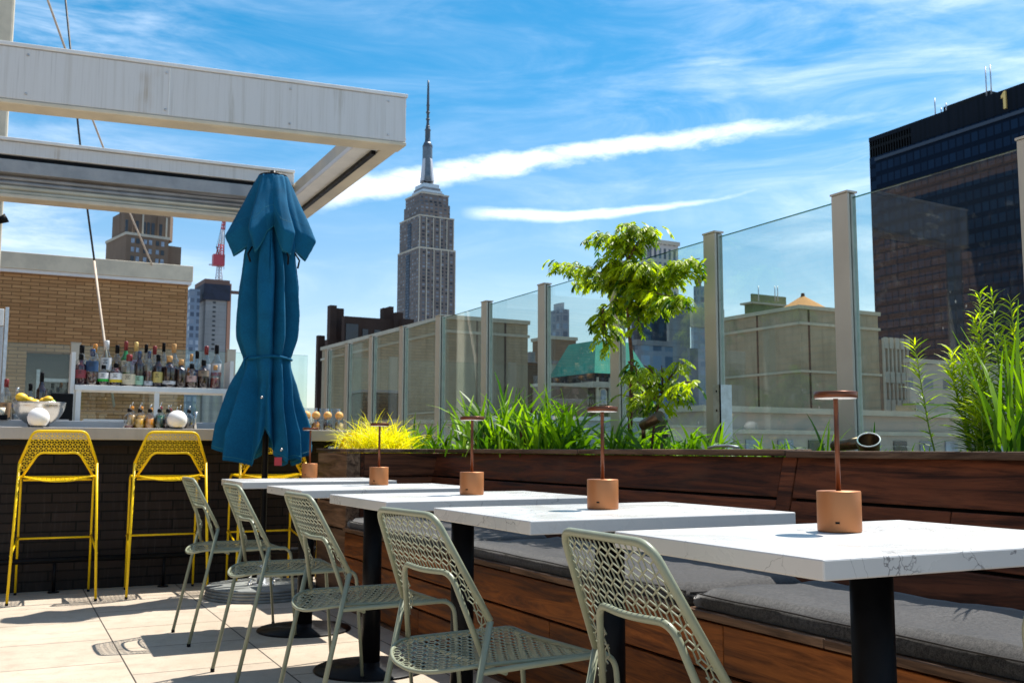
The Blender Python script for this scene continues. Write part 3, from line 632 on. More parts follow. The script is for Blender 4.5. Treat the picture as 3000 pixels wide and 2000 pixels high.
for i, (xy, rz, lb) in enumerate(chl):
    o = ch0 if i == 0 else copy_tree(ch0); o.location = (*xy, 0); o.rotation_euler = (0, 0, rz); o['label'] = lb
st0 = make_seat_thing('bar_stool', '', 'bar stool', M['yellow'], ST, 'yellow metal stools along the bar')
for i, (x, y, rz, lb) in enumerate(((.303, 6.625, 87.5, 'leftmost yellow mesh bar stool, below the bowl of lemons'), (.950, 6.60, 88.5, 'second yellow mesh bar stool, below the row of small dasher bottles'), (1.605, 6.62, 90, 'yellow mesh bar stool half hidden behind the closed umbrella'), (2.22, 6.60, 90, 'yellow mesh bar stool peeking out behind the yellow grass tuft'))):
    o = st0 if i == 0 else copy_tree(st0); o.location = (x, y, 0); o.rotation_euler = (0, 0, RAD(rz)); o['label'] = lb
# ------------------------------------------------------------------ tables
TX, TY = .767, .562
tb0 = thing('cafe_table', '', 'table', (0, 0, 0), 0, 'white quartz tables in a row along the bench')
mb = MB(); mb.box(-TX/2, -TY/2, .7185, TX/2, TY/2, .75); mb.build('tabletop', M['quartz'], tb0, bevel=.003)
mb = MB(); mb.lathe([(.039, .012), (.039, .712)], (0, 0, 0), 32); mb.build('column', M['black'], tb0)
mb = MB(); mb.box(-.16, -.16, .708, .16, .16, .718); mb.build('mounting_plate', M['black'], tb0)
mb = MB(); mb.lathe([(.232, 0), (.235, .004), (.230, .010), (.06, .016), (.045, .030), (.039, .034)], (0, 0, 0), 48); mb.build('base_disc', M['black'], tb0)
tbl = [(1.069, 1.122, 0, 'nearest white veined stone table, lower right, carrying the largest copper lamp'), (1.051, 2.0, .001, 'second nearest white veined stone table, chair drawn up at its left'), (1.035, 2.901, .012, 'middle white stone table of the five along the bench'), (1.024, 3.821, 0, 'white stone table second from the far end'), (1.017, 4.853, -.018, 'farthest white stone table, just in front of the umbrella pole')]
for i, (x, y, rz, lb) in enumerate(tbl):
    o = tb0 if i == 0 else copy_tree(tb0); c_, s_ = math.cos(rz), math.sin(rz)
    o.location = (x+c_*TX/2-s_*TY/2, y+s_*TX/2+c_*TY/2, 0); o.rotation_euler = (0, 0, rz); o['label'] = lb
# lamps
lp0 = thing('table_lamp', '', 'lamp', (0, 0, 0), 0, 'copper table lamps')
mb = MB(); mb.lathe([(.0395, .0), (.0415, .0015), (.0418, .003), (.0418, .0765), (.0408, .0782), (.0, .0785)], (0, 0, 0), 48); bd = mb.build('base', M['copper'], lp0)
mb = MB(); mb.box(-.0425, -.006, .017, -.0410, .002, .021); mb.build('charging_port', M['black'], bd)
mb = MB(); mb.lathe([(.0049, .078), (.0049, .260)], (0, 0, 0), 16); mb.build('stem', M['copper_shaded'], lp0)
mb = MB(); mb.lathe([(.0, .2715), (.0405, .2712), (.0418, .2704), (.0418, .2598), (.0412, .2590)][::-1], (0, 0, 0), 48); hd = mb.build('lamp_head', M['copper_shaded'], lp0)
mb = MB(); mb.lathe([(.0, .2575), (.0395, .2575), (.0395, .2588), (0, .2588)], (0, 0, 0), 40); mb.build('diffuser', M['globe'], hd)
for i, (x, y, lb) in enumerate(((1.461, 1.487, 'largest copper disc-headed lamp, on the nearest table'), (1.437, 2.318, 'copper disc-headed lamp on the second table, in front of the tree'), (1.467, 3.229, 'copper disc-headed lamp on the middle table, in front of the big grass clump'), (1.485, 4.257, 'copper disc-headed lamp on the fourth table, in front of the yellow grass'), (1.497, 5.427, 'smallest copper lamp, on the farthest table beside the umbrella'))):
    o = lp0 if i == 0 else copy_tree(lp0); o.location = (x, y, .7505); o.rotation_euler = (0, 0, RAD(38)); o['label'] = lb
# ------------------------------------------------------------------ closed umbrella
ux, uy = 1.48, 6.407
um = thing('patio_umbrella', 'closed teal canvas umbrella tied at the waist, on a dark pole', 'umbrella', (ux, uy, .1))
mb = MB(); mb.lathe([(.019, 0), (.019, 2.60)], (0, 0, 0), 20); mb.build('pole', M['black'], um)
mb = MB(); mb.lathe([(.0, 2.585), (.03, 2.583), (.088, 2.568), (.094, 2.560), (.09, 2.553)][::-1], (0, 0, 0), 32); mb.build('finial_cap', M['black'], um)
from mathutils import noise as mn
VD = math.atan2(-uy, -ux)     # direction from umbrella to the camera
def skin(name, K, P, nseg=300):
    mb = MB()
    for j in range(K):
        for i in range(nseg):
            a_ = 2*math.pi*i/nseg; r, z = P(j/(K-1), a_); mb.v.append((r*math.cos(a_+VD), r*math.sin(a_+VD), z-.1))
    for j in range(K-1):
        for i in range(nseg):
            i2 = (i+1) % nseg; mb.face((j*nseg+i, j*nseg+i2, (j+1)*nseg+i2, (j+1)*nseg+i), True)
    o = mb.build(name, M['teal'], um); so_ = o.modifiers.new('s', 'SOLIDIFY'); so_.thickness = .0022; return o
def lin(u, P):
    if u <= P[0][0]: return P[0][1]
    for (a_, b_), (c_, d_) in zip(P, P[1:]):
        if u <= c_: return b_+(d_-b_)*(u-a_)/(c_-a_)
    return P[-1][1]
def around(deg, table):           # table of (angle, values...) closed around the circle, straight runs of cloth between fold lines
    deg %= 360; T_ = sorted(((t_[0] % 360,)+tuple(t_[1:])) for t_ in table); T_ = [(T_[-1][0]-360,)+T_[-1][1:]]+T_+[(T_[0][0]+360,)+T_[0][1:]]
    for A_, B_ in zip(T_, T_[1:]):
        if A_[0] <= deg <= B_[0]:
            k = (deg-A_[0])/(B_[0]-A_[0]); k = .55*k+.45*k*k*(3-2*k); return [A_[i]+(B_[i]-A_[i])*k for i in range(1, len(A_))]
ru = random.Random(4)
pl_up = []; g = 0; hi_ = True
while g < 352: pl_up.append((g, (ru.uniform(1.02, 1.16) if hi_ else ru.uniform(.40, .66)))); g += ru.uniform(13, 27) if hi_ else ru.uniform(10, 20); hi_ = not hi_
pl_dn = []; g = 3; hi_ = True
while g < 350: pl_dn.append((g, (ru.uniform(1.0, 1.12) if hi_ else ru.uniform(.46, .76)))); g += ru.uniform(10, 22); hi_ = not hi_
HEM = [(-92, .318, .94), (-70, .29, .87), (-48, .300, .835), (-30, .235, .80), (-14, .215, .90), (-2, .150, 1.03), (10, .215, .96), (24, .24, .86), (40, .22, .80), (55, .25, .845), (74, .228, .80), (92, .262, .865), (108, .25, 1.10), (128, .18, .95), (150, .27, .86), (172, .18, .92), (196, .27, .84), (220, .19, .93), (246, .26, .86)]
ZT = 1.475
def canopy(u, a_):
    dg = math.degrees(a_)
    if u < .6:
        s_ = u/.6; z = 2.50-(2.50-ZT)*s_; base = lin(s_, [(0, .09), (.15, .118), (.35, .150), (.55, .172), (.72, .180), (.88, .172), (.96, .150), (1, .138)])
        q = around(dg+9*mn.noise(Vector((z*2.2, dg/70, 3)))+5*math.sin(z*3), pl_up)[0]; am = lin(s_, [(0, .6), (.3, 1), (.85, 1), (1, .55)])
        r = base*(1+(q-1)*am)+.010*mn.noise(Vector((math.cos(a_)*3, math.sin(a_)*3, z*5))); return max(r, .03), z
    s_ = (u-.6)/.4; hr, hz = around(dg, HEM); z = ZT+(hz-ZT)*s_
    q = around(dg*1.0+8*mn.noise(Vector((z*3, dg/60, 9))), pl_dn)[0]; qu = around(dg+9*mn.noise(Vector((ZT*2.2, dg/70, 3)))+5*math.sin(ZT*3), pl_up)[0]
    r0 = .138*(1+(qu-1)*.55); k = lin(s_, [(0, 0), (.10, .16), (.35, .48), (.75, .92), (1, 1)])
    r = (r0+(hr-r0)*k)*(1+(q-1)*min(1, s_*4)*.9)+.008*mn.noise(Vector((math.cos(a_)*4, math.sin(a_)*4, z*6)))*min(1, s_*5); return max(r, .03), z
skin('canopy', 110, canopy, 360)
SK = [(-180, .15, 2.22), (-150, .24, 2.11), (-118, .13, 2.26), (-88, .285, 2.12), (-60, .150, 2.22), (-46, .17, 2.17), (-30, .265, 2.125), (-12, .185, 2.27), (4, .16, 2.31), (20, .235, 2.14), (36, .235, 2.12), (52, .14, 2.25), (72, .20, 2.16), (90, .285, 2.115), (120, .13, 2.25), (150, .24, 2.12)]
def skirt(u, a_):
    dg = math.degrees(a_); tr, hz = around(dg+4*math.sin(u*4), SK); z = 2.655-(2.655-hz)*u**1.02
    if u < .76: k = (u/.76)**.95; r = .092+(tr-.092)*k
    else: k = (u-.76)/.24; r = tr*(1-.22*k)
    r *= 1+.025*math.sin(9*a_+2)*u; return r+.006*mn.noise(Vector((math.cos(a_)*4, math.sin(a_)*4, z*7))), z
skin('top_skirt', 46, skirt, 300)
def hemline(name, P, n, r):
    mb = MB(); pts = []
    for i in range(n+1):
        a_ = 2*math.pi*i/n; q, z = P(1.0, a_); q2, z2 = P(.985, a_); pts.append(((q2+.001)*math.cos(a_+VD), (q2+.001)*math.sin(a_+VD), z2-.1))
    mb.tube(pts, r, 5); mb.build(name, plain('teal_binding', (.003, .12, .16), .7), um)
hemline('hem', skirt, 220, .0035); hemline('hem', canopy, 260, .0035)
mb = MB(); mb.tube([((skirt(.62, 2*math.pi*i/160)[0]+.0015)*math.cos(2*math.pi*i/160+VD), (skirt(.62, 2*math.pi*i/160)[0]+.0015)*math.sin(2*math.pi*i/160+VD), skirt(.62, 2*math.pi*i/160)[1]-.1) for i in range(161)], .0018, 4); mb.build('seam', plain('teal_binding', (.003, .12, .16), .7), um)
mb = MB(); ring = [Vector((math.cos(a_)*.147, math.sin(a_)*.147, ZT-.1+.006*math.sin(3*a_))) for a_ in [2*math.pi*k/40 for k in range(41)]]
mb.tube(ring, .009, 8); mb.tube([(.158*math.cos(VD-.9), .158*math.sin(VD-.9), ZT-.1), (.19*math.cos(VD-.85), .17*math.sin(VD-.85), ZT-.12), (.20*math.cos(VD-.8), .20*math.sin(VD-.8), ZT-.17)], .006, 6); mb.build('tie_strap', M['teal'], um)
mb = MB()
for (da, z0) in ((1.05, 2.02), (.55, 2.03), (-.75, 2.04)):
    a_ = VD+da; mb.tube([(.17*math.cos(a_), .17*math.sin(a_), z0+.03), (.205*math.cos(a_), .205*math.sin(a_), z0-.02), (.19*math.cos(a_+.04), .19*math.sin(a_+.04), z0-.07)], .006, 6)
mb.build('strap_hooks', M['black'], um)
mb = MB(); a_ = VD-.35+.6; mb.sphere((.20*math.cos(VD-.15), .20*math.sin(VD-.15), 1.12), .010, 10, 6); mb.sphere((.235*math.cos(VD+.42), .235*math.sin(VD+.42), .80), .010, 10, 6); mb.build('press_studs', M['steel'], um)
mb = MB(); a_ = VD+.38; mb.box(-.022, -.001, 0, .022, .001, .05, Matrix.Translation((.21*math.cos(a_), .21*math.sin(a_), .705)) @ Matrix.Rotation(VD+math.pi/2, 4, 'Z')); mb.build('care_tag', plain('red_tag', (.55, .05, .06), .7), um)
ub = thing('umbrella_base', 'round stack of grey stone discs with steel bolts under the teal umbrella', 'umbrella base', (ux, uy, 0))
for k in range(4):
    mb = MB(); mb.lathe([(.338-.004*k, .0+.018*k), (.342-.004*k, .004+.018*k), (.342-.004*k, .0135+.018*k), (.337-.004*k, .017+.018*k)], (0, 0, 0), 56); mb.build('weight_disc', plain('grey_stone_disc', (.19, .20, .19), .6, 0, .25, 12), ub)
mb = MB(); mb.lathe([(.075, .0705), (.075, .077)], (0, 0, 0), 32); mb.lathe([(.030, .077), (.027, .20)], (0, 0, 0), 24); mb.build('pole_socket', M['galv'], ub)
for k in range(4):
    a_ = k*math.pi/2+.5; mb = MB(); mb.lathe([(.010, .077), (.010, .088), (.006, .089), (.006, .121), (.008, .122), (.008, .131), (0, .132)], (.062*math.cos(a_)*1.6, .062*math.sin(a_)*1.6, -.006), 10); mb.build('bolt', M['steel'], ub)
#==BAR
# ------------------------------------------------------------------ bar
br = thing('bar_counter', 'bar front of glossy black brick with a thick pale counter top and black foot rail', 'bar', (.5, 7.2, 0)); bro = br.location
mb = MB(); mb.box(-3.2, 7.205, 0, 2.12, 7.55, .955); mb.build('tiled_front', M['blackbrick'], br, bro)
mb = MB(); mb.box(-3.3, 6.955, .962, 2.21, 7.62, 1.038); mb.build('counter_top', m_concrete('cast_pale_counter', (.46, .43, .39), (.38, .355, .33), 3, .3), br, bro, bevel=.004)
mb = MB(); mb.box(-3.2, 7.06, .925, 2.15, 7.2, .960); mb.build('under_rail', M['black'], br, bro)
mb = MB(); mb.tube([(-3.2, 7.08, .205), (2.1, 7.08, .205)], .019, 14)
mb.build('foot_rail', M['black'], br, bro)
for X in (-.55, .33, .99, 1.66):
    mb = MB(); mb.tube([(X, 7.10, .008), (X, 7.085, .19)], .011, 10); mb.lathe([(.035, 0), (.035, .008)], (X, 7.10, 0), 16); mb.build('rail_bracket', M['black'], br, bro)
# raised steel back ledge
rs = thing('steel_ledge', 'long grey steel ledge raised behind the bar counter', 'ledge', (.2, 7.8, 0)); 
mb = MB(); mb.box(-3.2, 7.70, .90, 1.92, 8.05, 1.098); mb.build('ledge_box', M['grey'], rs, rs.location, bevel=.003)
mb = MB(); mb.box(.50, 7.71, 1.10, .86, 7.85, 1.112); mb.build('drip_mat', M['white'], rs, rs.location)
# bottle shelf
sh = thing('bottle_shelf', 'white painted metal shelf frame holding the rows of liquor bottles', 'shelf', (1.0, 8.25, 0)); so2 = sh.location
mb = MB(); mb.box(.455, 8.12, 1.338, 1.575, 8.42, 1.376); mb.build('shelf_board', M['white'], sh, so2, bevel=.002)
for X in (.465, 1.02, 1.535):
    mb = MB(); mb.box(X, 8.135, 1.05, X+.035, 8.165, 1.338); mb.build('leg', M['white'], sh, so2)
for X, z1 in ((.425, 1.62), (1.585, 1.60)):
    mb = MB(); mb.box(X, 8.15, .9, X+.028, 8.40, z1); mb.build('side_panel', M['white'], sh, so2)
mb = MB(); mb.box(.465, 8.38, 1.05, 1.58, 8.41, 1.10); mb.build('rear_rail', M['white'], sh, so2)
bl = thing('low_wall', 'low grey parapet wall behind the bar, under the glass', 'wall', (0, 10.7, 0)); mb = MB(); mb.box(-3.0, 10.60, -.02, 2.9, 10.8, 1.05); mb.build('parapet', M['beige'], bl, bl.location)
# bottles
def bottle(x, y, z, h, r, liquid, neck='clear', cap='black', lab=None, squat=0, label='', group='liquor bottles on the white shelf', level=.6, sq=False, capr=1.15):
    t = thing('bottle', label, 'bottle', (x, y, z), 0, group); sg = 20
    hs1 = h*(.60 if not squat else .62); hs2 = h*(.76 if not squat else .74); nr = r*.36; hc = h*.86
    zl = hs1*level/.6*.98 if level < .62 else hs1
    body = [(r*.9, 0), (r, .006), (r, hs1*.96), (r*.93, hs1+.012*h/.3), (r*.62, hs2-.025*h/.3), (nr*1.25, hs2), (nr, hs2+.01), (nr, hc)]
    full = level >= .62
    mb = MB(); mb.lathe(body, (0, 0, 0), sg); mb.build('glass', M['clear'] if neck == 'clear' else BT[neck], t)
    zt_ = hs1*min(level, 1.0)
    if neck == 'clear':
        mb = MB(); mb.lathe([(r*.88, .004), (r*.955, .008), (r*.955, zt_), (0, zt_+.0005)], (0, 0, 0), sg); mb.build('liquid', BT[liquid], t)
    cm = {'black': M['black'], 'cork': M['cork'], 'red': plain('red_cap', (.22, .015, .015), .4), 'white': M['white'], 'gold': M['gold'], 'navy': BT['navy'], 'orange': BT['orange'], 'steel': M['steel']}[cap]
    mb = MB(); mb.lathe([(nr*capr, hc-.012*h/.3-h*.02), (nr*capr, h*.985), (nr*capr*.85, h), (0, h)], (0, 0, 0), 14); mb.build('cap', cm, t)
    if lab:
        col, z0, z1, stripe = lab; mb = MB(); A0 = math.atan2(-y, -x)
        def band(mb, za, zb, rr, da=1.15, n=10, ph=0):
            n0 = len(mb.v)
            for k in range(n+1):
                a_ = A0+ph-da+2*da*k/n; mb.v += [(rr*math.cos(a_), rr*math.sin(a_), za), (rr*math.cos(a_), rr*math.sin(a_), zb)]
            for k in range(n): mb.face((n0+2*k, n0+2*k+2, n0+2*k+3, n0+2*k+1), True)
        mats = [plain('label_%d_%d_%d' % tuple(int(q*99) for q in col), col, .6)]
        band(mb, h*z0, h*z1, r+.0012)
        if stripe:
            mats.append(plain('stripe_%d_%d_%d' % tuple(int(q*99) for q in stripe), stripe, .6)); mb.mi = 1; band(mb, h*z0, h*(z0+(z1-z0)*.3), r+.002)
        mats.append(plain('print_ink', (.03, .03, .03), .7)); mb.mi = len(mats)-1
        for q, w2 in ((.80, .55), (.66, .35), (.52, .6)):
            band(mb, h*(z0+(z1-z0)*q), h*(z0+(z1-z0)*(q+.06)), r+.0024, w2*.6, 5, -.15)
        mb.build('label', mats, t)
    return t
W_ = (.75, .74, .72); CR = (.62, .54, .38)
S0 = 4.704
def shx(xz, Y): return ony(200+xz/S0, 1135, Y).x
SZ0 = 1.3762
front = [(180, 310, .066, 'maroon', 'maroon', 'black', ((.30, .05, .06), .22, .48, None), 0, 'dark maroon bottle with maroon label, front left of the shelf', .6),
 (340, 245, .074, 'amber', 'clear', 'navy', ((.02, .06, .14), .38, .66, None), 0, 'amber bottle with navy shield label and blue cap, second in front row', .6),
 (490, 465, .062, 'amber', 'clear', 'black', (W_, .20, .62, (.02, .40, .04)), 1, 'small bottle with white label and green stripe', .5),
 (665, 440, .072, 'amber', 'clear', 'black', (W_, .16, .56, (.70, .50, .02)), 1, 'small bottle with white label and yellow stripe', .5),
 (845, 322, .083, 'amber', 'clear', 'red', (CR, .06, .38, None), 1, 'squat bottle with cream label and tall red neck', .5),
 (985, 275, .058, 'dark', 'dark', 'navy', ((.30, .50, .36), .05, .30, None), 0, 'dark round-shouldered bottle with pale green strip label', .6),
 (1120, 275, .054, 'amber', 'clear', 'navy', ((.55, .55, .58), .05, .16, None), 0, 'amber bottle with small white tag and navy cap', .75),
 (1245, 322, .060, 'dark', 'dark', 'black', ((.60, .46, .14), .14, .46, None), 0, 'dark bottle with round gold label', .6),
 (1400, 340, .082, 'dark', 'dark', 'cork', ((.60, .58, .58), .10, .20, None), 1, 'wide dark decanter with a small white label', .6),
 (1560, 390, .070, 'amber', 'dark', 'cork', None, 1, 'dark amber bottle with cork stopper, right of the wide decanter', .6),
 (1705, 448, .066, 'amber', 'clear', 'black', ((.55, .35, .30), .25, .50, None), 1, 'round amber bottle with black stopper and side strip', .8),
 (1870, 395, .068, 'amber', 'dark', 'black', ((.30, .22, .15), .42, .62, None), 1, 'amber flask with arched tan label and black stopper', .8),
 (2030, 470, .062, 'red', 'clear', 'cork', None, 1, 'clear bottle half full of red liquid at the right end of the shelf', .75)]
back = [(192, 190, .066, 'clear', 'clear', 'black', ((.05, .05, .05), .30, .52, None), 'clear bottle with black cap, rear left of the shelf', .6),
 (375, 178, .060, 'amber', 'clear', 'orange', None, 'bottle with orange and black stopper, rear row', .6),
 (535, 128, .066, 'amber', 'clear', 'white', (W_, .36, .62, None), 'tall clear-necked bottle with white label and white cap', .55),
 (680, 190, .058, 'red', 'clear', 'black', None, 'red amber bottle with long black neck wrap', .8),
 (800, 140, .054, 'green', 'green', 'red', (CR, .32, .58, None), 'bright green bottle with dark red cap and cream label', .6),
 (940, 152, .060, 'clear', 'clear', 'gold', ((.48, .42, .55), .30, .60, None), 'clear bottle with lavender label and gold cap', .5),
 (1078, 180, .050, 'clear', 'clear', 'black', None, 'clear bottle with black cap in the middle of the rear row', .5),
 (1195, 205, .056, 'dark', 'clear', 'red', None, 'clear-shouldered bottle of dark liquid with red cap', .85),
 (1320, 160, .048, 'gold', 'clear', 'black', None, 'slim bottle of yellow liquid with black cap', .75),
 (1462, 175, .064, 'clear', 'clear', 'cork', ((.06, .07, .06), .22, .50, None), 'rounded clear bottle with a wide wood stopper', .3),
 (1700, 315, .046, 'amber', 'clear', 'cork', ((.45, .18, .05), .3, .6, None), 'small corked bottle behind the round amber one', .5),
 (1780, 272, .056, 'clear', 'clear', 'black', ((.05, .06, .16), .28, .5, None), 'clear conical bottle with dark blue label', .4),
 (1908, 205, .062, 'clear', 'clear', 'red', (W_, .26, .58, None), 'clear bottle with dark red cap and white label', .4),
 (2050, 190, .062, 'clear', 'clear', 'black', (W_, .30, .58, (.45, .08, .08)), 'clear bottle with black cap and red dot label, rear right', .4)]
for (xz, ty, r, lq, nk, cp, lab, sq_, lb, lv) in front:
    Y = 8.19; p = ony(200+xz/S0, 970+ty/S0, Y); h = p.z-SZ0; bottle(p.x, Y, SZ0, h, r*.64, lq, nk, cp, lab, sq_, lb, level=lv)
for k, (xz, ty, r, lq, nk, cp, lab, lb, lv) in enumerate(back):
    Y = 8.33; p = ony(200+xz/S0, 970+ty/S0, Y); h = p.z-SZ0; bottle(p.x, Y, SZ0, h, r*.66, lq, nk, cp, lab, 0, lb, level=lv)
# bitters bottles standing on the counter
def dasher(x, y, z, h, r, liq, cap, label, lv=.5):
    t = thing('dasher_bottle', label, 'bottle', (x, y, z), 0, 'small pourer bottles on the counter')
    mb = MB(); mb.lathe([(r*.92, 0), (r, .004), (r, h*.45), (r*.85, h*.55), (r*.4, h*.63), (r*.33, h*.66), (r*.33, h*.72)], (0, 0, 0), 18); mb.build('glass', M['clear'], t)
    mb = MB(); mb.lathe([(r*.9, .003), (r*.94, .006), (r*.94, h*lv), (0, h*lv+.0004)], (0, 0, 0), 18); mb.build('liquid', BT[liq], t)
    cm = {'black': M['black'], 'orange': BT['orange'], 'red': BT['red']}[cap]
    mb = MB(); mb.lathe([(r*.42, h*.70), (r*.40, h*.84), (0, h*.845)], (0, 0, 0), 12); mb.build('stopper', cm, t)
    mb = MB(); mb.tube([(0, 0, h*.84), (0, 0, h*.90), (.004, 0, h)], [.0045, .003, .0015], 8); mb.build('pourer', M['steel'], t)
dl = [(850, 1015, 'red', 'black', .12, 'pourer bottle with a red layer, leftmost of the small bottles'), (990, 1020, 'gold', 'black', .40, 'pourer bottle of yellow syrup, front row second'), (1130, 1020, 'orange', 'black', .42, 'pourer bottle of orange bitters, front row third'), (1262, 1020, 'darkgreen', 'black', .45, 'pourer bottle of green black liquid, front row fourth'), (1380, 1020, 'maroon', 'black', .40, 'pourer bottle of dark red liquid left of the right globe'), (1500, 1040, 'gold', 'black', .35, 'pourer bottle directly behind the right globe'), (1668, 1030, 'dark', 'black', .18, 'pourer bottle with a little dark liquid right of the right globe')]
CZ = 1.0385
for xz, ty, lq, cp, lv, lb in dl:
    p = ony(200+xz/S0, 970+ty/S0, 7.06); dasher(p.x, 7.06, CZ, p.z-CZ, .034, lq, cp, lb, lv)
for xz, ty, lq, cp, lv, lb in [(885, 975, 'gold', 'orange', .5, 'rear pourer bottle with orange stopper, first from the left'), (1012, 980, 'gold', 'orange', .5, 'rear pourer bottle with orange stopper, second from the left'), (1145, 1005, 'clear', 'orange', .3, 'rear pourer bottle with orange stopper, third from the left'), (1278, 980, 'green', 'red', .5, 'rear pourer bottle with red brown stopper and green content'), (1412, 1010, 'clear', 'red', .3, 'rear pourer bottle with bright red stopper'), (1545, 1020, 'amber', 'black', .4, 'rear pourer bottle behind the right globe, brown stopper'), (1672, 1030, 'dark', 'black', .3, 'rear pourer bottle next to the steel jigger')]:
    p = ony(200+xz/S0, 970+ty/S0, 7.16); dasher(p.x, 7.16, CZ, p.z-CZ, .030, lq, cp, lb, lv)
p = ony(200+1748/S0, 1253, 7.05); t = thing('jigger', 'tall steel jigger at the right end of the small bottles', 'jigger', (p.x, 7.05, CZ)); mb = MB(); mb.lathe([(.012, 0), (.004, .05), (.004, .055), (.014, .115)], (0, 0, 0), 16); mb.build('cup', M['steel'], t)
for i, (px, py, lb) in enumerate(((113, 1218, 'white globe lamp in front of the lemon bowl'), (519, 1224, 'white globe lamp among the small pourer bottles'))):
    p = ony(px, py, 7.0); t = thing('globe_lamp', lb, 'lamp', (p.x, 7.0, CZ), 0, 'white globe lamps on the bar'); r = 29.5*6.45/FPX
    mb = MB(); mb.lathe([(0, r-r*math.cos(.75))]+[(r*math.sin(a_), r-r*math.cos(a_)-.008) for a_ in [.75+k*(math.pi-.75)/16 for k in range(17)]], (0, 0, 0), 28); mb.build('globe', M['globe'], t)
    mb = MB(); mb.lathe([(r*.62, 0), (r*.66, .006)], (0, 0, 0), 24); mb.build('foot', M['black'], t)
# bowl of lemons
p = ony(116, 1180, 7.32); t = thing('fruit_bowl', 'shiny steel mixing bowl full of lemons on the left of the bar', 'bowl', (p.x, 7.32, CZ)); R_ = 69*6.75/FPX; zt_ = p.z-CZ
prof = [(.05, 0.0), (.06, .002)]+[(R_*math.sin(a_), zt_*1.0-zt_*.93*math.cos(a_)) for a_ in [.45+k*(math.pi/2-.45)/10 for k in range(11)]]
prof2 = [(max(r-.003, .001), z+.003) for r, z in prof[::-1]]
mb = MB(); mb.lathe(prof+[(R_+.004, zt_), (R_+.004, zt_+.004)]+prof2, (0, 0, 0), 40); mb.build('bowl_shell', M['steel'], t)
bx, bz = p.x, p.z
for i, (px, py, r, nm, lb) in enumerate(((64, 1165, .034, 'lemon', 'lemon heaped highest at the left of the bowl'), (88, 1177, .034, 'lemon', 'lemon lying in the left middle of the bowl'), (140, 1172, .030, 'lemon', 'lemon at the right of the bowl'), (127, 1175, .026, 'lemon', 'smaller lemon next to the green lime'), (152, 1179, .024, 'lime', 'green lime at the right rim of the bowl'), (106, 1182, .03, 'lemon', 'lemon sunk in the centre of the bowl'))):
    q = ony(px, py, 7.30+.02*(i % 2)); mb = MB(); mb.sphere((0, 0, 0), r, 18, 12, (1.18, 1, .92)); mb.sphere((r*1.15, 0, 0), r*.22, 8, 6); o = mb.build(nm, M[nm], None, (0, 0, 0)); o.location = q; o.rotation_euler = (.2*i, .3, i*1.3); tag(o, lb, nm, 'lemons in the steel bowl' if nm == 'lemon' else None)
# jars
for i, (px, lq, lb) in enumerate(((897, 'gold', 'cork ball jar of citrus at the left, half behind the umbrella'), (925, 'orange', 'cork ball jar of dried orange slices'), (959, 'maroon', 'cork ball jar of dark berries'), (993, 'clear', 'cork ball jar of pale ginger pieces, rightmost'))):
    p = ony(px, 1255, 7.12); t = thing('cork_ball_jar', lb, 'jar', (p.x, 7.12, CZ), 0, 'jars with cork ball stoppers')
    r = .034; h = .098; mb = MB(); mb.lathe([(r*.95, 0), (r, .004), (r*.96, h*.6), (r*.8, h*.95), (r*.78, h)], (0, 0, 0), 20); mb.build('glass', M['clear'], t)
    mb = MB(); mb.lathe([(r*.9, .004), (r*.94, .01), (r*.9, h*.5), (0, h*.52)], (0, 0, 0), 16)
    for k in range(14): mb.sphere((random.uniform(-.02, .02), random.uniform(-.02, .02), random.uniform(.03, .055)), .009, 8, 5)
    mb.build('contents', BT[lq] if lq != 'clear' else plain('ginger', (.75, .55, .22), .7), t)
    mb = MB(); mb.sphere((0, 0, h+.010), r*.88, 18, 12); mb.build('cork_ball', plain('orange_cork', (.78, .40, .11), .6, 0, .12, 60), t)
    t2 = thing('tall_glass', 'tall clear glass standing behind the '+['leftmost cork ball jar', 'jar of orange slices', 'jar of dark berries', 'jar of ginger'][i], 'glass', (p.x+.02, 7.28, CZ), 0, 'tall glasses behind the jars')
    mb = MB(); mb.lathe([(.030, 0), (.026, .004), (.034, .165)], (0, 0, 0), 18); mb.build('glass_body', M['clear'], t2)
# things on the left of the bar
tb = thing('tablet_screen', 'black tablet screen standing behind the lemon bowl', 'screen', (*ony(178, 1230, 7.75).xy, 1.099)); w3 = 62*7.1/FPX; h3 = (1230-1150)*7.1/FPX
mb = MB(); mb.box(-w3/2, 0, .0, w3/2, .012, h3); o = mb.build('screen', M['black'], tb, bevel=.006)
mb = MB(); mb.box(-.05, -.03, 0, .05, .09, .008); mb.build('stand', M['grey'], tb)
for (px, ty, r, lq, nk, cp, lab, lb, lv, Y) in ((20, 1110, .036, 'amber', 'clear', 'red', ((.30, .17, .08), .06, .42, None), 'brown labelled bottle with red neck at the left end of the bar', .6, 7.72),
    (52, 1135, .030, 'clear', 'clear', 'steel', ((.04, .10, .35), .38, .50, None), 'pale clear bottle with blue band near the left end', .3, 7.74), (90, 1123, .032, 'clear', 'clear', 'black', None, 'clear bottle with thin neck behind the lemon bowl', .2, 7.76), (124, 1090, .034, 'clear', 'dark', 'black', ((.70, .64, .46), .10, .42, None), 'tall black and cream bottle behind the lemon bowl', .5, 7.78)):
    p = ony(px, ty, Y); h = p.z-1.099; bottle(p.x, Y, 1.099, h, r, lq, nk, cp, lab, 0, lb, 'liquor bottles behind the fruit bowl', level=lv)
p = ony(4, 1192, 7.7); t = thing('paper_cup', 'small cream paper cup at the left picture edge', 'cup', (p.x, 7.68, 1.13)); mb = MB(); mb.lathe([(.020, 0), (.026, .05)], (0, 0, 0), 16); mb.build('cup', plain('cream_paper', (.8, .72, .55), .8), t)
mb = MB(); mb.box(-.04, -.02, -.031, .04, .06, 0); mb.build('cup_holder', M['black'], t)
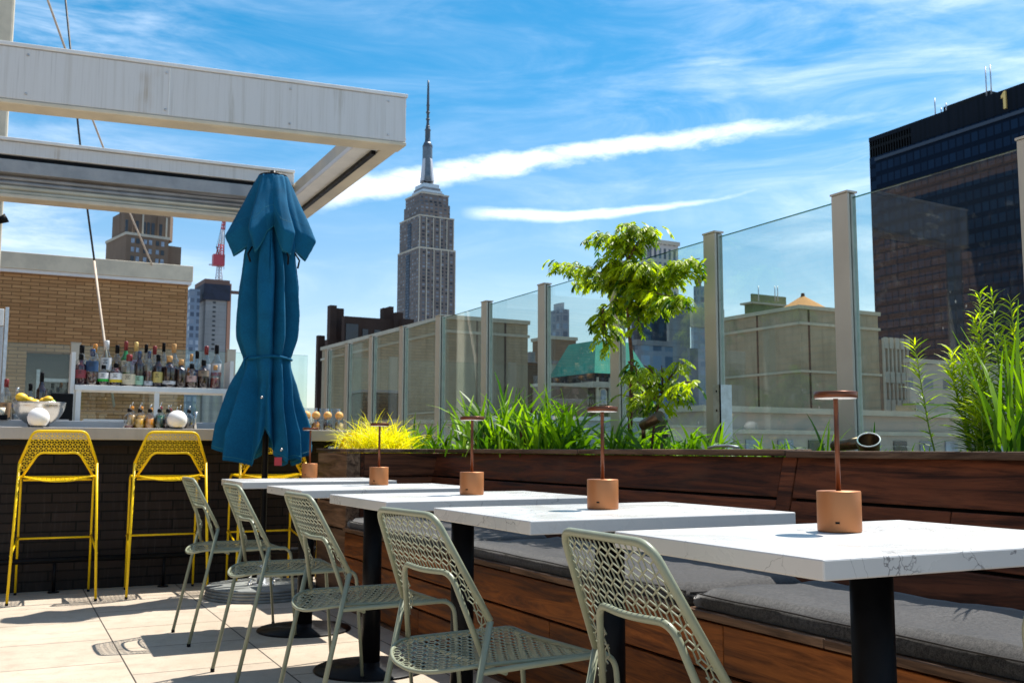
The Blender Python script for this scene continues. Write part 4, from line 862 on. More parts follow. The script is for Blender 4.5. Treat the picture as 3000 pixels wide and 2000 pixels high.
t = thing('metal_cabinet', 'grey metal cabinet with white box on top at the left edge', 'cabinet', (-.3, 8.3, 0)); to = t.location
mb = MB(); a_ = ony(13, 920, 8.3); mb.box(-.75, 8.2, .9, a_.x, 8.45, ony(13, 960, 8.3).z); mb.build('grey_body', M['grey'], t, to, bevel=.004)
mb = MB(); mb.box(-.75, 8.19, ony(13, 960, 8.3).z+.002, a_.x-.002, 8.46, ony(13, 910, 8.3).z); mb.build('white_box', M['white'], t, to, bevel=.004)
mb = MB(); mb.box(a_.x+.004, 8.22, .9, a_.x+.03, 8.5, ony(13, 903, 8.3).z); mb.build('rear_frame', M['galv'], t, to, bevel=.004)
# ------------------------------------------------------------------ pergola
pg = thing('pergola', 'large pale grey metal pergola frame, streaked with dirt, above the bar', 'pergola', (0, 9.3, 0)); pgo = pg.location
def m_pergola():
    m, t, p, o = newmat('streaked_pergola_paint'); v = worldco(t)
    st = NOISE(t, MAP(t, v, (30, 30, .6)), 1, 5, .7); st2 = NOISE(t, MAP(t, v, (5, 5, .5)), 1, 5, .6)
    c = MIX(t, MR(t, st, .45, .8, 0, .45), (.64, .63, .61), (.40, .37, .31)); c = MIX(t, MR(t, st2, .60, .72, 0, .5), c, (.32, .28, .20))
    st3 = NOISE(t, MAP(t, v, (75, 75, 1.5)), 1, 3, .7); c = MIX(t, MR(t, st3, .55, .75, 0, .35), c, (.30, .28, .25)); rs_ = NOISE(t, MAP(t, v, (2.3, 2.3, 1.0)), 1, 3, .6); c = MIX(t, MATH(t, 'MULTIPLY', MR(t, rs_, .62, .70, 0, .5), MR(t, st3, .4, .7, .3, 1)), c, (.34, .22, .09))
    L(t, c, p.inputs['Base Color']); p.inputs['Roughness'].default_value = .5; return m
M['perg'] = m_pergola(); M['pergcream'] = plain('cream_pergola_paint', (.62, .54, .40), .5, 0, .12, 3); M['pergdark'] = plain('grey_aluminium', (.33, .32, .31), .45, .3, .15, 6)
PY, PX, PZ = 7.715, 2.88, 3.45; PT = 3.835
def tilt(mb, k): mb.v = [(x, y, z+(x-PX)*k) for x, y, z in mb.v]; return mb
def TF(mb): return tilt(mb, .036)
mb = MB(); mb.box(-3.6, PY, PZ+.003, PX, PY+.16, PT); TF(mb).build('front_beam', M['perg'], pg, pgo, bevel=.01)
mb = MB(); mb.box(-3.6, PY-.012, PT+.001, PX+.01, PY+.18, PT+.03); TF(mb).build('top_flashing', M['white'], pg, pgo, bevel=.004)
mb = MB(); mb.box(-3.6, PY-.006, PZ-.03, PX+.002, PY+.20, PZ); TF(mb).build('lower_lip', M['pergcream'], pg, pgo, bevel=.006)
mb = MB(); mb.box(.98, PY-.004, PZ+.01, .988, PY-.001, PT-.01); TF(mb).build('beam_joint', M['white'], pg, pgo)
YB = 10.95
mb = MB(); mb.box(PX-.14, PY+.165, PZ-.02, PX, YB+.3, PT); mb.build('side_beam', M['pergcream'], pg, pgo, bevel=.008)
mb = MB(); mb.box(PX-.36, PY+.21, PZ-.01, PX-.145, YB-.15, PZ+.02); mb.box(PX-.30, PY+.21, PZ+.05, PX-.145, YB-.15, PZ+.10); mb.build('side_gutter', M['white'], pg, pgo, bevel=.004)
mb = MB(); mb.box(PX-.20, PY+.3, PZ-.045, PX-.16, YB-.15, PZ-.012); mb.build('side_track', M['black'], pg, pgo)
mb = MB(); mb.box(-3.6, YB-.14, 3.80, PX-.15, YB+.2, 3.93); tilt(mb, .011).build('rear_top_channel', M['perg'], pg, pgo, bevel=.006)
mb = MB(); mb.box(-3.6, YB-.17, 3.935, PX-.15, YB+.2, 3.965); tilt(mb, .011).build('rear_top_lip', M['white'], pg, pgo, bevel=.004)
mb = MB(); mb.box(-3.6, YB-.10, 3.755, PX-.15, YB+.15, 3.797); tilt(mb, .011).build('shadow_gap', M['black'], pg, pgo)
mb = MB(); mb.box(-3.6, YB-.14, 3.62, PX-.15, YB+.15, 3.752); tilt(mb, .011).build('rear_fascia', M['pergdark'], pg, pgo, bevel=.005)
for k in range(4):
    mb = MB(); mb.tube([(-3.6, YB-.05, 3.585-.048*k), (PX-.15, YB-.05, 3.585-.048*k)], .0235, 14); tilt(mb, .011).build('folded_louvre', M['pergcream'] if k > 1 else M['pergdark'], pg, pgo)
mb = MB(); mb.box(-3.6, YB-.13, 3.375, PX-.15, YB+.1, 3.412); tilt(mb, .011).build('rear_bottom_lip', M['pergcream'], pg, pgo, bevel=.005)
for (X, Y) in ((ony(775, 900, YB).x, YB-.02), (-3.5, PY+.02), (-3.5, YB-.1)):
    mb = MB(); mb.box(X, Y, -.02, X+.12, Y+.12, 3.37); mb.build('post', M['beige'], pg, pgo, bevel=.004)
for z in (PZ+.04, PT-.06):
    mb = MB(); mb.sphere((PX+.004, PY+.05, z), .022, 10, 6, (.5, 1, 1)); mb.build('corner_bolt', plain('red_rust', (.35, .05, .03), .6), pg, pgo)
for X in (.02, .96, 1.9, 2.72):
    for z in (PZ+.05, PT-.05):
        mb = MB(); mb.lathe([(.009, 0), (.009, .004), (.006, .007), (0, .008)], (0, 0, 0), 10); o = mb.build('rivet', M['galv'], pg); o.rotation_euler = (RAD(90), 0, 0); o.location = Vector((X, PY-.001, z+(X-PX)*.036))-pgo
# mast, ropes
ms = thing('steel_mast', 'thick cream painted steel mast rising beyond the pergola at the top left corner', 'mast', (-.6, 14, 0)); mo = ms.location
xr = ony(44, 10, 14).x
mb = MB(); mb.box(xr-.32, 14, -5, xr, 14.3, 11); mb.build('mast_front', M['pergcream'], ms, mo, bevel=.03); mb = MB(); mb.box(xr-.72, 13.98, -5, xr-.325, 14.3, 11); mb.build('mast_web', M['stonebrown'], ms, mo)
for i, yy in enumerate((577, 643)):
    q = ony(8, yy, 13.9); t = thing('floodlight', ['upper small black floodlight', 'lower small black floodlight'][i]+' clamped to the cream mast at the left edge', 'floodlight', q, 0, 'floodlights on the mast')
    mb = MB(); mb.lathe([(.035, -.06), (.06, .05)], (0, 0, 0), 14); o = mb.build('lamp_head', M['black'], t); o.rotation_euler = (0, RAD(60), 0)
    mb = MB(); mb.tube([(-.02, 0, .02), (-.10, .02, .06)], .015, 8); mb.build('bracket', M['black'], t)
def cord(name, pts, r, mat, label):
    P = [Vector(p) for p in pts]; t0 = P[0]; mb = MB(); mb.tube(P, r, 8); o = mb.build(name, mat, None, t0); tag(o, label, 'rope'); return o
cord('guy_cable', [ony(186, -60, 11.9), ony(230, 380, 11.9), ony(257, 620, 11.9), ony(280, 790, 11.9)], .011, M['cable'], 'black guy cable running down behind the pergola at upper left')
cord('guy_rope', [ony(276, 765, 11.85), ony(290, 880, 11.6), ony(306, 1000, 11.3), ony(334, 1190, 10.98)], .013, M['rope'], 'thick pale rope hanging in front of the brick wall behind the bottles')
cord('guy_rope', [ony(118, -60, 15), ony(190, 140, 16.2), ony(300, 425, 18), ony(372, 605, 19), ony(446, 776, 19.9)], .017, M['rope'], 'thin pale rope running diagonally to the brick parapet')
#==CITY
# ------------------------------------------------------------------ neighbours and skyline
AR = -AL; GRID = RAD(3)
def foot(pxL, pxC, pxR, D, ang, yref=1200):
    # ground outline of a block from its near corner at distance D and the bearings of its outer corners
    C = ond(pxC, yref, D); dR = Vector((math.cos(ang), math.sin(ang))); dL = Vector((-math.sin(ang), math.cos(ang)))
    def hit(px, d):
        r = ray(px, yref); det = d.x*(-r.y)+r.x*d.y; return (-C.x*(-r.y)-r.x*C.y)/det if abs(det) > 1e-9 else 10
    a = hit(pxL, dL) if pxL is not None else 20; c = hit(pxR, dR) if pxR is not None else 20
    return C.xy, dL, dR, abs(a), abs(c)
def rect(C, dL, dR, a, c, e=0, inset=0):
    p = C+dL*inset*a+dR*inset*c; a2, c2 = a*(1-2*inset), c*(1-2*inset)
    p = p-(dL+dR)*e; a2 += 2*e; c2 += 2*e
    return [tuple(p), tuple(p+dR*c2), tuple(p+dR*c2+dL*a2), tuple(p+dL*a2)]
def ztop(px, y, D): r0 = ray(px, 1200).xy.length*D; r = ray(px, y); return EYE+r.z*r0/r.xy.length
GZ = -45
# brick penthouse behind the bar
ph = thing('brick_penthouse', 'tan brick rooftop building with a pale metal parapet behind the bar', 'building', (0, 20, GZ)); pho = ph.location
xe = ony(552, 820, 20).x; zt_ = ony(552, 826, 20).z
dx0, dx1 = ony(75, 1100, 20).x, ony(205, 1100, 20).x; dz = ony(100, 1030, 20).z
mb = MB(); mb.box(-16, 20, dz, xe, 30, zt_); mb.box(-16, 20, GZ, dx0, 30, dz); mb.box(dx1, 20, GZ, xe, 30, dz); mb.build('wall', M['roman'], ph, pho)
mb = MB(); mb.box(-16.1, 19.9, zt_, xe+.07, 30.1, zt_+.30); mb.build('parapet', M['pergcream'], ph, pho, bevel=.01)
mb = MB(); mb.box(-16.1, 19.93, zt_-.06, xe+.05, 30.05, zt_-.002); mb.build('drip_edge', M['white'], ph, pho)
mb = MB(); mb.box(dx0, 20.3, 0, dx1, 20.4, dz); fr = mb.build('door', M['darkwin'], ph, pho)
mb = MB(); mb.box(dx0+.18, 20.2, 0, dx0+.24, 20.28, dz-.3); mb.box(dx0+.24, 20.2, dz-.52, dx1, 20.28, dz-.46); mb.build('frame', M['galv'], fr, None)
for o in KIDS(fr): o.location = -Vector(pho)
# side building (seen only mirrored in the glass)
sb = thing('side_building', 'brown brick rooftop building with a deep flat canopy, mirrored in the nearest glass panes', 'building', (-6, 6, 0)); sbo = sb.location
mb = MB(); mb.box(-12, 1, GZ, -6, 16, 7.5); mb.build('wall', M['sidebrick'], sb, sbo)
mb = MB(); mb.box(-6, 4.5, 3.7, -4.4, 9.6, 4.2); mb.build('canopy', M['navy'], sb, sbo); mb = MB(); mb.box(-5.99, 7.2, 0, -5.9, 8.4, 3.69); mb.build('door', M['darkwin'], sb, sbo)
# concrete blocks
def conc_block(label, pxL, pxC, pxR, yC, D, ang, bands, base_z=GZ, vert=()):
    C, dL, dR, a, c = foot(pxL, pxC, pxR, D, ang); zt1 = ztop(pxC, yC, D); t = thing('concrete_building', label, 'building', (C.x, C.y, GZ)); o0 = t.location
    hb = (ztop(pxC, yC, D)-ztop(pxC, bands[0][1], D))
    mb = MB(); mb.prism(rect(C, dL, dR, a, c), base_z, zt1-.01); mb.build('wall', M['conc'], t, o0)
    mb = MB(); mb.prism(rect(C, dL, dR, a, c, .12), zt1-hb, zt1); mb.build('coping', M['concband'], t, o0)
    for y0, y1 in bands[1:]:
        mb = MB(); mb.prism(rect(C, dL, dR, a, c, .10), ztop(pxC, y1, D), ztop(pxC, y0, D)); mb.build('string_course', M['concband'], t, o0)
    for (side, k) in vert:
        d = dL if side == 'L' else dR; l = a if side == 'L' else c; n = -(dR if side == 'L' else dL); p = C+d*(l*k); q = p+d*(.12)
        mb = MB(); mb.prism([tuple(p+n*.03), tuple(q+n*.03), tuple(q), tuple(p)] if side == 'R' else [tuple(p), tuple(q), tuple(q+n*.03), tuple(p+n*.03)], base_z, zt1-hb); mb.build('joint', M['stonedark'], t, o0)
    return t, C, dL, dR, a, c, zt1
conc_block('beige concrete block seen through the glass below the spired tower', 940, 1308, 1546, 922, 62, RAD(3), [(922, 934), (966, 974), (1202, 1207)], vert=(('R', .35), ('R', .7), ('L', .3)))
cb = conc_block('beige concrete block right of the tree, orange cone on its roof', 2075, 2350, 2581, 893, 55, RAD(2), [(893, 904), (942, 950), (1083, 1090)], vert=(('L', .42), ('L', .85), ('R', .1)))
_, C_, dL_, dR_, a_L, c_R, zt2 = cb
t = thing('rooftop_tank_roof', 'shallow orange ribbed cone roof on top of the right concrete block', 'roof cone', (*(C_+dL_*4.5+dR_*3.0), zt2)); 
q = ond(2352, 868, 58.5); hcone = q.z-zt2
mb = MB(); mb.lathe([(80*58.5/FPX, 0), (0.1, hcone), (0, hcone+.05)], (0, 0, 0), 20, False); mb.build('cone', M['orange'], t); t.location = (q.x, q.y, zt2)
mb = MB(); mb.lathe([(.12, hcone), (.10, hcone+.18), (0, hcone+.2)], (0, 0, 0), 8); mb.build('vent_cap', M['black'], t)
C, dL, dR, a, c = foot(2188, 2211, 2330, 92, GRID); t = thing('mossy_rooftop_building', 'green stained rooftop block with flat drum, behind the right concrete block', 'building', (C.x, C.y, GZ)); o0 = t.location
mb = MB(); mb.prism(rect(C, dL, dR, a, c), GZ, ztop(2211, 886, 92)); mb.build('wall', M['moss'], t, o0); mb = MB(); mb.prism(rect(C, dL, dR, a, c, -.4), ztop(2211, 886, 92)+.001, ztop(2211, 857, 92)); mb.build('upper_block', M['moss'], t, o0)
mb = MB(); mb.prism(rect(C, dL, dR, a, c, .3), ztop(2211, 889, 92), ztop(2211, 884, 92)); mb.build('cornice', M['concband'], t, o0)
for k, px in enumerate((2222, 2270, 2278)):
    q = ond(px, 850, 93); mb = MB(); mb.tube([(q.x, q.y, q.z-1), (q.x, q.y, q.z+.4)], .05, 6); mb.build('antenna', M['galv'], t, o0)
# black tower with the numeral
XT = 210
p1 = onx(2545, 405, XT+3); t = thing('black_office_tower', 'huge near-black office tower at the right with a gold 1 near its roofline', 'skyscraper', (XT, p1.y, GZ)); o0 = t.location
zT = p1.z; yE = p1.y
def zx(px, py, X=XT+2.6): return onx(px, py, X)
zc = zx(2570, 455).z
mb = MB(); mb.box(XT+3, yE-140, GZ, XT+60, yE, zc); mb.box(XT, yE-140, GZ, XT+3, yE-5, zc-2.5); mb.build('curtain_wall', M['navy'], t, o0)
gy0 = zx(2665, 400).y
mb = MB(); mb.box(XT+3, yE-140, zc+.1, XT+60, gy0, zT); mb.box(XT+3, gy0, zT-1.2, XT+60, yE, zT); mb.build('crown', m_facade('ribbed_black_crown', (.012, .016, .024), (.006, .008, .012), 1.5, 60, .5, .99, lit=(.010, .012, .018)), t, o0)
for k in range(17):
    y = gy0+(yE-gy0)*k/16; mb = MB(); mb.box(XT+3.2, y-.3, zc+.1, XT+4, y+.05, zT-1.2); mb.build('crown_fin', M['black'], t, o0)
mb = MB(); mb.box(XT+3.3, gy0, (zc+zT)/2-.5, XT+3.9, yE, (zc+zT)/2+.3); mb.build('crown_rail', M['black'], t, o0)
mb = MB(); mb.box(XT-.4, yE-140, zc-2.5, XT+3.0, yE-5, zc-1.7); mb.build('ledge', plain('dull_blue_ledge', (.05, .07, .10), .7, spec=.1), t, o0)
q0 = zx(2936, 322); q1 = zx(2958, 262); hN = q1.z-q0.z; yN = zx(2944, 300).y
w1 = abs(zx(2934, 300).y-zx(2958, 300).y)
num = [(-.15, 0), (.18, 0), (.18, 1), (-.02, 1), (-.42, .78), (-.42, .62), (-.15, .70)]
mb = MB(); mb.extrude([(XT+2.9, yN-u*w1*.95, q0.z+v*hN) for u, v in num], (-.5, 0, 0)); mb.build('numeral', M['gold'], t, o0)
for px, py, hh in ((2740, 330, 7), (2757, 318, 3), (2772, 314, 4), (2890, 266, 11), (2904, 262, 11)):
    q = zx(px, py, XT+6); mb = MB(); mb.tube([(XT+6, q.y, zT), (XT+6, q.y, zT+hh*.8)], .18, 6); mb.build('antenna', M['galv'], t, o0)
q = zx(2830, 300, XT+8); mb = MB(); mb.box(XT+8, q.y-7, zT, XT+16, q.y+7, zT+3.2); mb.build('roof_plant', M['black'], t, o0)
# spired tower
D = 1080; ANG = RAD(5)
C, dL, dR, a, c = foot(1165, 1227, 1334, D, ANG, 760); t = thing('spired_skyscraper', 'tall stepped limestone skyscraper with a silver mast and antenna, centre skyline', 'skyscraper', (C.x, C.y, GZ)); o0 = t.location
cen = C+dL*a/2+dR*c/2
def rc(ka, kc, shift=0): 
    p = cen-dL*a*ka/2-dR*c*kc/2; return [tuple(p), tuple(p+dR*c*kc), tuple(p+dR*c*kc+dL*a*ka), tuple(p+dL*a*ka)]
cen_px = 1253
def zz_(y): r = ray(cen_px, y); return EYE+r.z*(C.length+12)/r.xy.length
def zm(y): r = ray(cen_px, y); return EYE+r.z*cen.length/r.xy.length
def tier(nm, ka, kc, y0, y1, mat='esb'):
    mb = MB(); mb.prism(rc(ka, kc), GZ if y0 is None else zz_(y0)+.05, zz_(y1)); return mb.build(nm, M[mat], t, o0)
tier('shaft', 1, 1, None, 731); tier('shaft', .92, .955, 731, 636); tier('shaft', .80, .80, 636, 595, 'esb'); tier('shaft', .72, .76, 595, 566, 'esb')
for nm, ka, kc, y0, y1 in (('cornice', 1.01, 1.01, 733, 728), ('cornice', .94, .97, 638, 634), ('cornice', .75, .79, 568, 564)): tier(nm, ka, kc, y0, y1, 'stonelight')
for k, s_ in enumerate((.60, .54, .48, .43)): tier('crown_step', s_*.95, s_, 566-8*k, (558-8*k) if k < 3 else 530, 'galv' if k % 2 else 'roofgrey')
# dark recess between the wings on the left face, and pier strips on the right face
def strip(face, k0, k1, y0, y1, mat, out=.4, nm='window_bay', ka=1, kc=1):
    p = cen-dL*a*ka/2-dR*c*kc/2; d, n, l = (dL, -dR, a*ka) if face == 'L' else (dR, -dL, c*kc)
    A_ = p+d*l*k0; B_ = p+d*l*k1; pts = [A_, A_+n*out, B_+n*out, B_] if face == 'L' else [A_+n*out, B_+n*out, B_, A_]
    mb = MB(); mb.prism([tuple(x) for x in pts], GZ if y0 is None else zz_(y0), zz_(y1)); mb.build(nm, M[mat], t, o0)
strip('L', .42, .58, None, 742, 'darkglass', .5, 'recess'); strip('L', .40, .56, 734, 650, 'darkglass', .5, 'recess', .92, .955)
for k in range(6): strip('R', .0+k*.196, .022+k*.196, None, 733, 'stonelight', .7, 'pier')
for k in range(6): strip('R', .0+k*.195, .022+k*.195, 730, 640, 'stonelight', .7, 'pier', .92, .955)
mcx, mcy = cen; px2m = D/FPX
def ring(px_half, y): return (px_half*px2m, zm(y)-GZ)
mb = MB(); mb.lathe([ring(20, 534), ring(17, 515), ring(15.5, 490), ring(15, 440), ring(15.5, 432), ring(13, 424), ring(11, 418)], (mcx, mcy, GZ), 16); mb.build('mast', M['mastgrey'], t, o0)
for k in range(4):
    an = ANG+k*math.pi/2+.4; d = Vector((math.cos(an), math.sin(an))); n = Vector((-d.y, d.x))*1.6; cc = Vector((mcx, mcy))
    mb = MB(); b0 = 26*px2m; mb.extrude([(*(cc+d*b0-n), zm(534)), (*(cc+d*b0*.86-n), zm(512)), (*(cc+d*b0*.62-n), zm(470)), (*(cc+d*1-n), zm(440)), (*(cc+d*1-n), zm(534))], (*(n*2), 0)); mb.build('wing', M['whitesteel'], t, o0)
mb = MB(); mb.lathe([ring(15.5, 434), ring(15.8, 428), ring(9, 416), ring(9, 413), ring(8.5, 412), ring(8, 384), ring(10, 382), ring(7, 378), ring(4.2, 360), ring(4.2, 312), ring(5.6, 310), ring(4.2, 306), ring(3.4, 262), ring(3.0, 248), ring(2.6, 236)], (mcx, mcy, GZ), 12); mb.build('antenna', M['slate'], t, o0)
for y in (404, 372, 350, 330): mb = MB(); mb.lathe([ring(6.5, y+1.5), ring(6.5, y-1.5)], (mcx, mcy, GZ), 10); mb.build('antenna_collar', M['slate'], t, o0)
# brown brick tower on the left
D = 300
C, dL, dR, a, c = foot(309, 367, 539, D, RAD(13), 760); t = thing('brown_stepped_tower', 'brown stone tower with stepped top behind the brick parapet, left skyline', 'skyscraper', (C.x, C.y, GZ)); o0 = t.location
zA, zB = ztop(400, 690, D), ztop(400, 588, D)
mb = MB(); mb.prism(rect(C, dL, dR, a, c*.72), GZ, zA); mb.build('wall', M['stonebrown'], t, o0)
p = C+dR*c*.72+dL*2.5; mb = MB(); mb.prism([tuple(p), tuple(p+dR*c*.28), tuple(p+dR*c*.28+dL*(a-2.5)), tuple(p+dL*(a-2.5))], GZ, ztop(510, 707, D)); mb.build('side_wing', M['stonebrown'], t, o0)
p = C+dL*2+dR*c*.05; cw = c*.84; mb = MB(); mb.prism([tuple(p+dR*2), tuple(p+dR*(cw-2)), tuple(p+dR*cw+dL*3), tuple(p+dR*cw+dL*14), tuple(p+dL*14), tuple(p+dL*3)], zA, zB-3); mb.prism([tuple(p+dR*4), tuple(p+dR*(cw-4)), tuple(p+dR*(cw-4)+dL*12), tuple(p+dR*4+dL*12)], zB-3, zB+2); mb.build('upper_tier', M['stonebrown'], t, o0)
mb = MB(); mb.prism(rect(C, dL, dR, a, c*.72, .25), zA-.5, zA+.3); mb.build('cornice', M['stonelight'], t, o0)
def pxr(px): # distance along the front from the corner to a bearing
    r = ray(px, 760); d = dR; det = d.x*(-r.y)+r.x*d.y; return (-C.x*(-r.y)-r.x*C.y)/det
for col, px in enumerate((386, 401, 423, 438, 459, 474)):
    for y in (710, 736, 762, 788):
        s_ = pxr(px); z1 = ztop(px, y-7, D); z0 = ztop(px, y+7, D); q = C+dR*(s_-.45)-dL*.05; q2 = C+dR*(s_+.55)-dL*.05
        mb = MB(); mb.prism([tuple(q-dL*.08), tuple(q2-dL*.08), tuple(q2+dL*.1), tuple(q+dL*.1)], z0, z1); mb.build('window', M['bluewin'] if (col*7+y) % 3 else M['darkwin'], t, o0)
for px, w5 in ((373, .8), (404, .9), (425, 1.0), (438, .9), (451, 1.0), (474, .8)):
    s_ = pxr(px); q = C+dL*1.95+dR*(s_-w5/2); q2 = q+dR*w5; mb = MB(); mb.prism([tuple(q-dL*.1), tuple(q2-dL*.1), tuple(q2), tuple(q)], ztop(px, 684, D), ztop(px, 648, D)); mb.build('window', M['darkwin'], t, o0)
for px in (350, 388, 418, 463, 488):
    s_ = pxr(px); q = C+dL*1.9+dR*s_; mb = MB(); mb.prism([tuple(q-dL*.25), tuple(q+dR*.5-dL*.25), tuple(q+dR*.5), tuple(q)], zA+.3, zB-4); mb.build('pier', M['stonelight'] if px in (418, 488) else M['stonebrown'], t, o0)
# tower under construction with crane
D = 450
C, dL, dR, a, c = foot(584, 602, 664, D, GRID, 900); t = thing('unfinished_tower', 'raw concrete tower under construction wrapped in dark netting at its top', 'skyscraper', (C.x, C.y, GZ)); o0 = t.location
mb = MB(); mb.prism(rect(C, dL, dR, a+6, c), GZ, ztop(620, 880, D)); mb.build('core', M['concgrey'], t, o0)
mb = MB(); mb.prism(rect(C, dL, dR, a+6, c, 1.2), ztop(620, 882, D)+.1, ztop(620, 836, D)); mb.build('safety_net', M['net'], t, o0)
mb = MB(); mb.prism(rect(C, dL, dR, a+6, c, .9), ztop(620, 836, D)+.05, ztop(620, 822, D)); mb.build('formwork', plain('brown_formwork', (.16, .09, .07), .8), t, o0)
for k in range(11):
    y = 886+k*13.5; q = C+dR*c*.34; mb = MB(); mb.prism([tuple(q-dL*.2), tuple(q+dR*1.3-dL*.2), tuple(q+dR*1.3+dL*.2), tuple(q+dL*.2)], ztop(620, y+5, D), ztop(620, y, D)); mb.build('opening', M['darkwin'], t, o0)
q = C+dR*(c+.3); mb = MB(); mb.prism([tuple(q), tuple(q+dR*1.6), tuple(q+dR*1.6+dL*3), tuple(q+dL*3)], GZ, ztop(660, 830, D)); mb.build('hoist', plain('orange_hoist', (.45, .22, .14), .7), t, o0)
C2, l2, r2, a2, c2 = foot(548, 556, 586, D-8, GRID, 900); mb = MB(); mb.prism(rect(C2, l2, r2, a2+4, c2-.2), GZ, ztop(560, 858, D)); mb.build('glazed_wing', M['steelglass'], t, o0)
q = C+dR*c*1.0; mb = MB(); mb.box(q.x+1, q.y, ztop(660, 858, D), q.x+8, q.y+2, ztop(660, 850, D)); mb.build('loading_platform', plain('brown_formwork', (.16, .09, .07), .8), t, o0)
cr = thing('tower_crane', 'red and white lattice tower crane on top of the unfinished tower', 'crane', (*ond(641, 822, D+6).xy, ztop(641, 822, D))); co_ = cr.location
def lattice(mb, A_, B_, w6, n, r=.18):
    A_, B_ = Vector(A_), Vector(B_); ax = (B_-A_).normalized(); u = ax.orthogonal().normalized(); v = ax.cross(u); cs = [u*w6+v*w6, u*w6-v*w6, -u*w6-v*w6, -u*w6+v*w6]
    for c_ in cs: mb.tube([A_+c_, B_+c_*.6], r, 5)
    for k in range(n):
        f0, f1 = k/n, (k+1)/n
        for i in range(4): mb.tube([A_.lerp(B_, f0)+cs[i]*(1-.4*f0), A_.lerp(B_, f1)+cs[(i+1) % 4]*(1-.4*f1)], r*.7, 4)
ax0 = ond(641, 822, D+6); ax1 = ond(641, 778, D+6); ax1 = Vector((ax0.x, ax0.y, ax1.z))
mb = MB(); lattice(mb, ax0, ax1, 1.1, 5); mb.build('mast', M['whitesteel'], cr, co_)
mb = MB(); mb.box(ax1.x-3, ax1.y-2, ax1.z, ax1.x+2, ax1.y+2, ax1.z+5); mb.build('cab', M['redsteel'], cr, co_)
j0 = Vector((ax1.x, ax1.y, ax1.z+4)); jt = ond(659, 626, D+6); jm = j0.lerp(jt, .30); jm2 = j0.lerp(jt, .62)
mb = MB(); lattice(mb, j0, jm, 1.3, 5, .22); mb.build('jib', M['redsteel'], cr, co_); mb = MB(); lattice(mb, jm, jm2, .85, 6, .2); mb.build('jib', M['whitesteel'], cr, co_); mb = MB(); lattice(mb, jm2, jt, .6, 5, .2); mb.build('jib', M['redsteel'], cr, co_)
q = ond(656, 790, D+6); mb = MB(); mb.tube([jt, q], .10, 5); mb.tube([j0, ond(634, 722, D+6)], .3, 5); mb.tube([ond(634, 722, D+6), jt], .08, 4); mb.build('hoist_cable', M['cable'], cr, co_)
mb = MB(); mb.tube([ond(612, 775, D+6), ond(641, 776, D+6)], .35, 5); mb.build('counter_jib', M['whitesteel'], cr, co_)
# dark brown sooty building
D = 130; t = thing('sooty_brick_building', 'dark brown brick building with ragged turrets, left of the spired tower', 'building', (*ond(1060, 1000, D).xy, GZ)); o0 = t.location
def blk(nm, pL, pC, pR, y, D, mat, ang=GRID, e=0, zb=None, t=None, o0=None, base=None):
    C, dL, dR, a, c = foot(pL, pC, pR, D, ang, 1000); mb = MB(); mb.prism(rect(C, dL, dR, a, c, e), GZ if zb is None else zb, ztop(pC, y, D)); return mb.build(nm, M[mat], t, o0), C, dL, dR, a, c
for nm, pL, pC, pR, y, dd in (('wall', 1000, 1008, 1182, 928, 0), ('wing', 952, 960, 1012, 996, 1), ('turret', 957, 966, 985, 896, 2), ('turret', 958, 984, 1006, 905, 3), ('turret', 926, 932, 952, 984, 4), ('turret', 1112, 1122, 1140, 904, 3), ('turret', 1124, 1140, 1152, 900, 5), ('turret', 1152, 1158, 1180, 917, 2.5), ('side_wing', 1170, 1180, 1212, 936, 2)):
    blk(nm, pL, pC, pR, y, D+dd, 'stonedark', t=t, o0=o0)
for (pL, pR, y0, y1) in ((1012, 1050, 955, 1000), (1062, 1080, 968, 1000), (1098, 1118, 968, 985)):
    A_ = ond(pL, y1, D-.2); B_ = ond(pR, y0, D+3); mb = MB(); q = Vector((A_.x, A_.y)); r_ = Vector((math.cos(GRID), math.sin(GRID))); l_ = (pR-pL)*D/FPX
    C5, _, _, _, _ = foot(1000, 1008, 1182, D, GRID, 1000); 
    s0 = (pL-1008)*D/FPX*1.03; q = C5+r_*s0; nn = Vector((-r_.y, r_.x)); mb.prism([tuple(q-nn*.15), tuple(q+r_*l_-nn*.15), tuple(q+r_*l_), tuple(q)], A_.z, B_.z); mb.build('window', M['darkwin'], t, o0)
# slim blue tower, tan blocks
def simple(name, label, cat, pL, pC, pR, y, D, mat, ang=GRID, parts=(), par=None):
    C, dL, dR, a, c = foot(pL, pC, pR, D, ang, 1100); t = thing(name, label, cat, (C.x, C.y, GZ)); o0 = t.location; zt = ztop(pC, y, D)
    mb = MB(); mb.prism(rect(C, dL, dR, a, c), GZ, zt); mb.build('wall', M[mat], t, o0)
    if par: mb = MB(); mb.prism(rect(C, dL, dR, a, c, par[1]), zt+.002, zt+par[2]); mb.build('parapet', M[par[0]], t, o0)
    return t, C, dL, dR, a, c, zt, o0
r = simple('slim_glass_tower', 'slim blue glass tower with white fins between two posts, centre', 'skyscraper', 1608, 1644, 1668, 906, 420, 'glassblue', GRID, par=('paleblue', -1.5, 3))
simple('tan_rooftop_block', 'tan stained rooftop block below the slim blue tower', 'building', 1560, 1611, 1688, 994, 150, 'stonebrown', GRID, par=('stonelight', .2, .5))
simple('tan_rooftop_block', 'pale tan lower block left of the green copper roof', 'building', 1560, 1611, 1680, 1066, 120, 'stonelight', GRID, par=('roofgrey', .2, .4))
simple('water_tank', 'small dark rooftop tank right of the left concrete block', 'tank', 1545, 1553, 1568, 1031, 118, 'roofgrey')
simple('dark_rooftop', 'dark sooty rooftop between the left concrete block and the post', 'building', 1500, 1545, 1612, 1062, 112, 'stonedark')
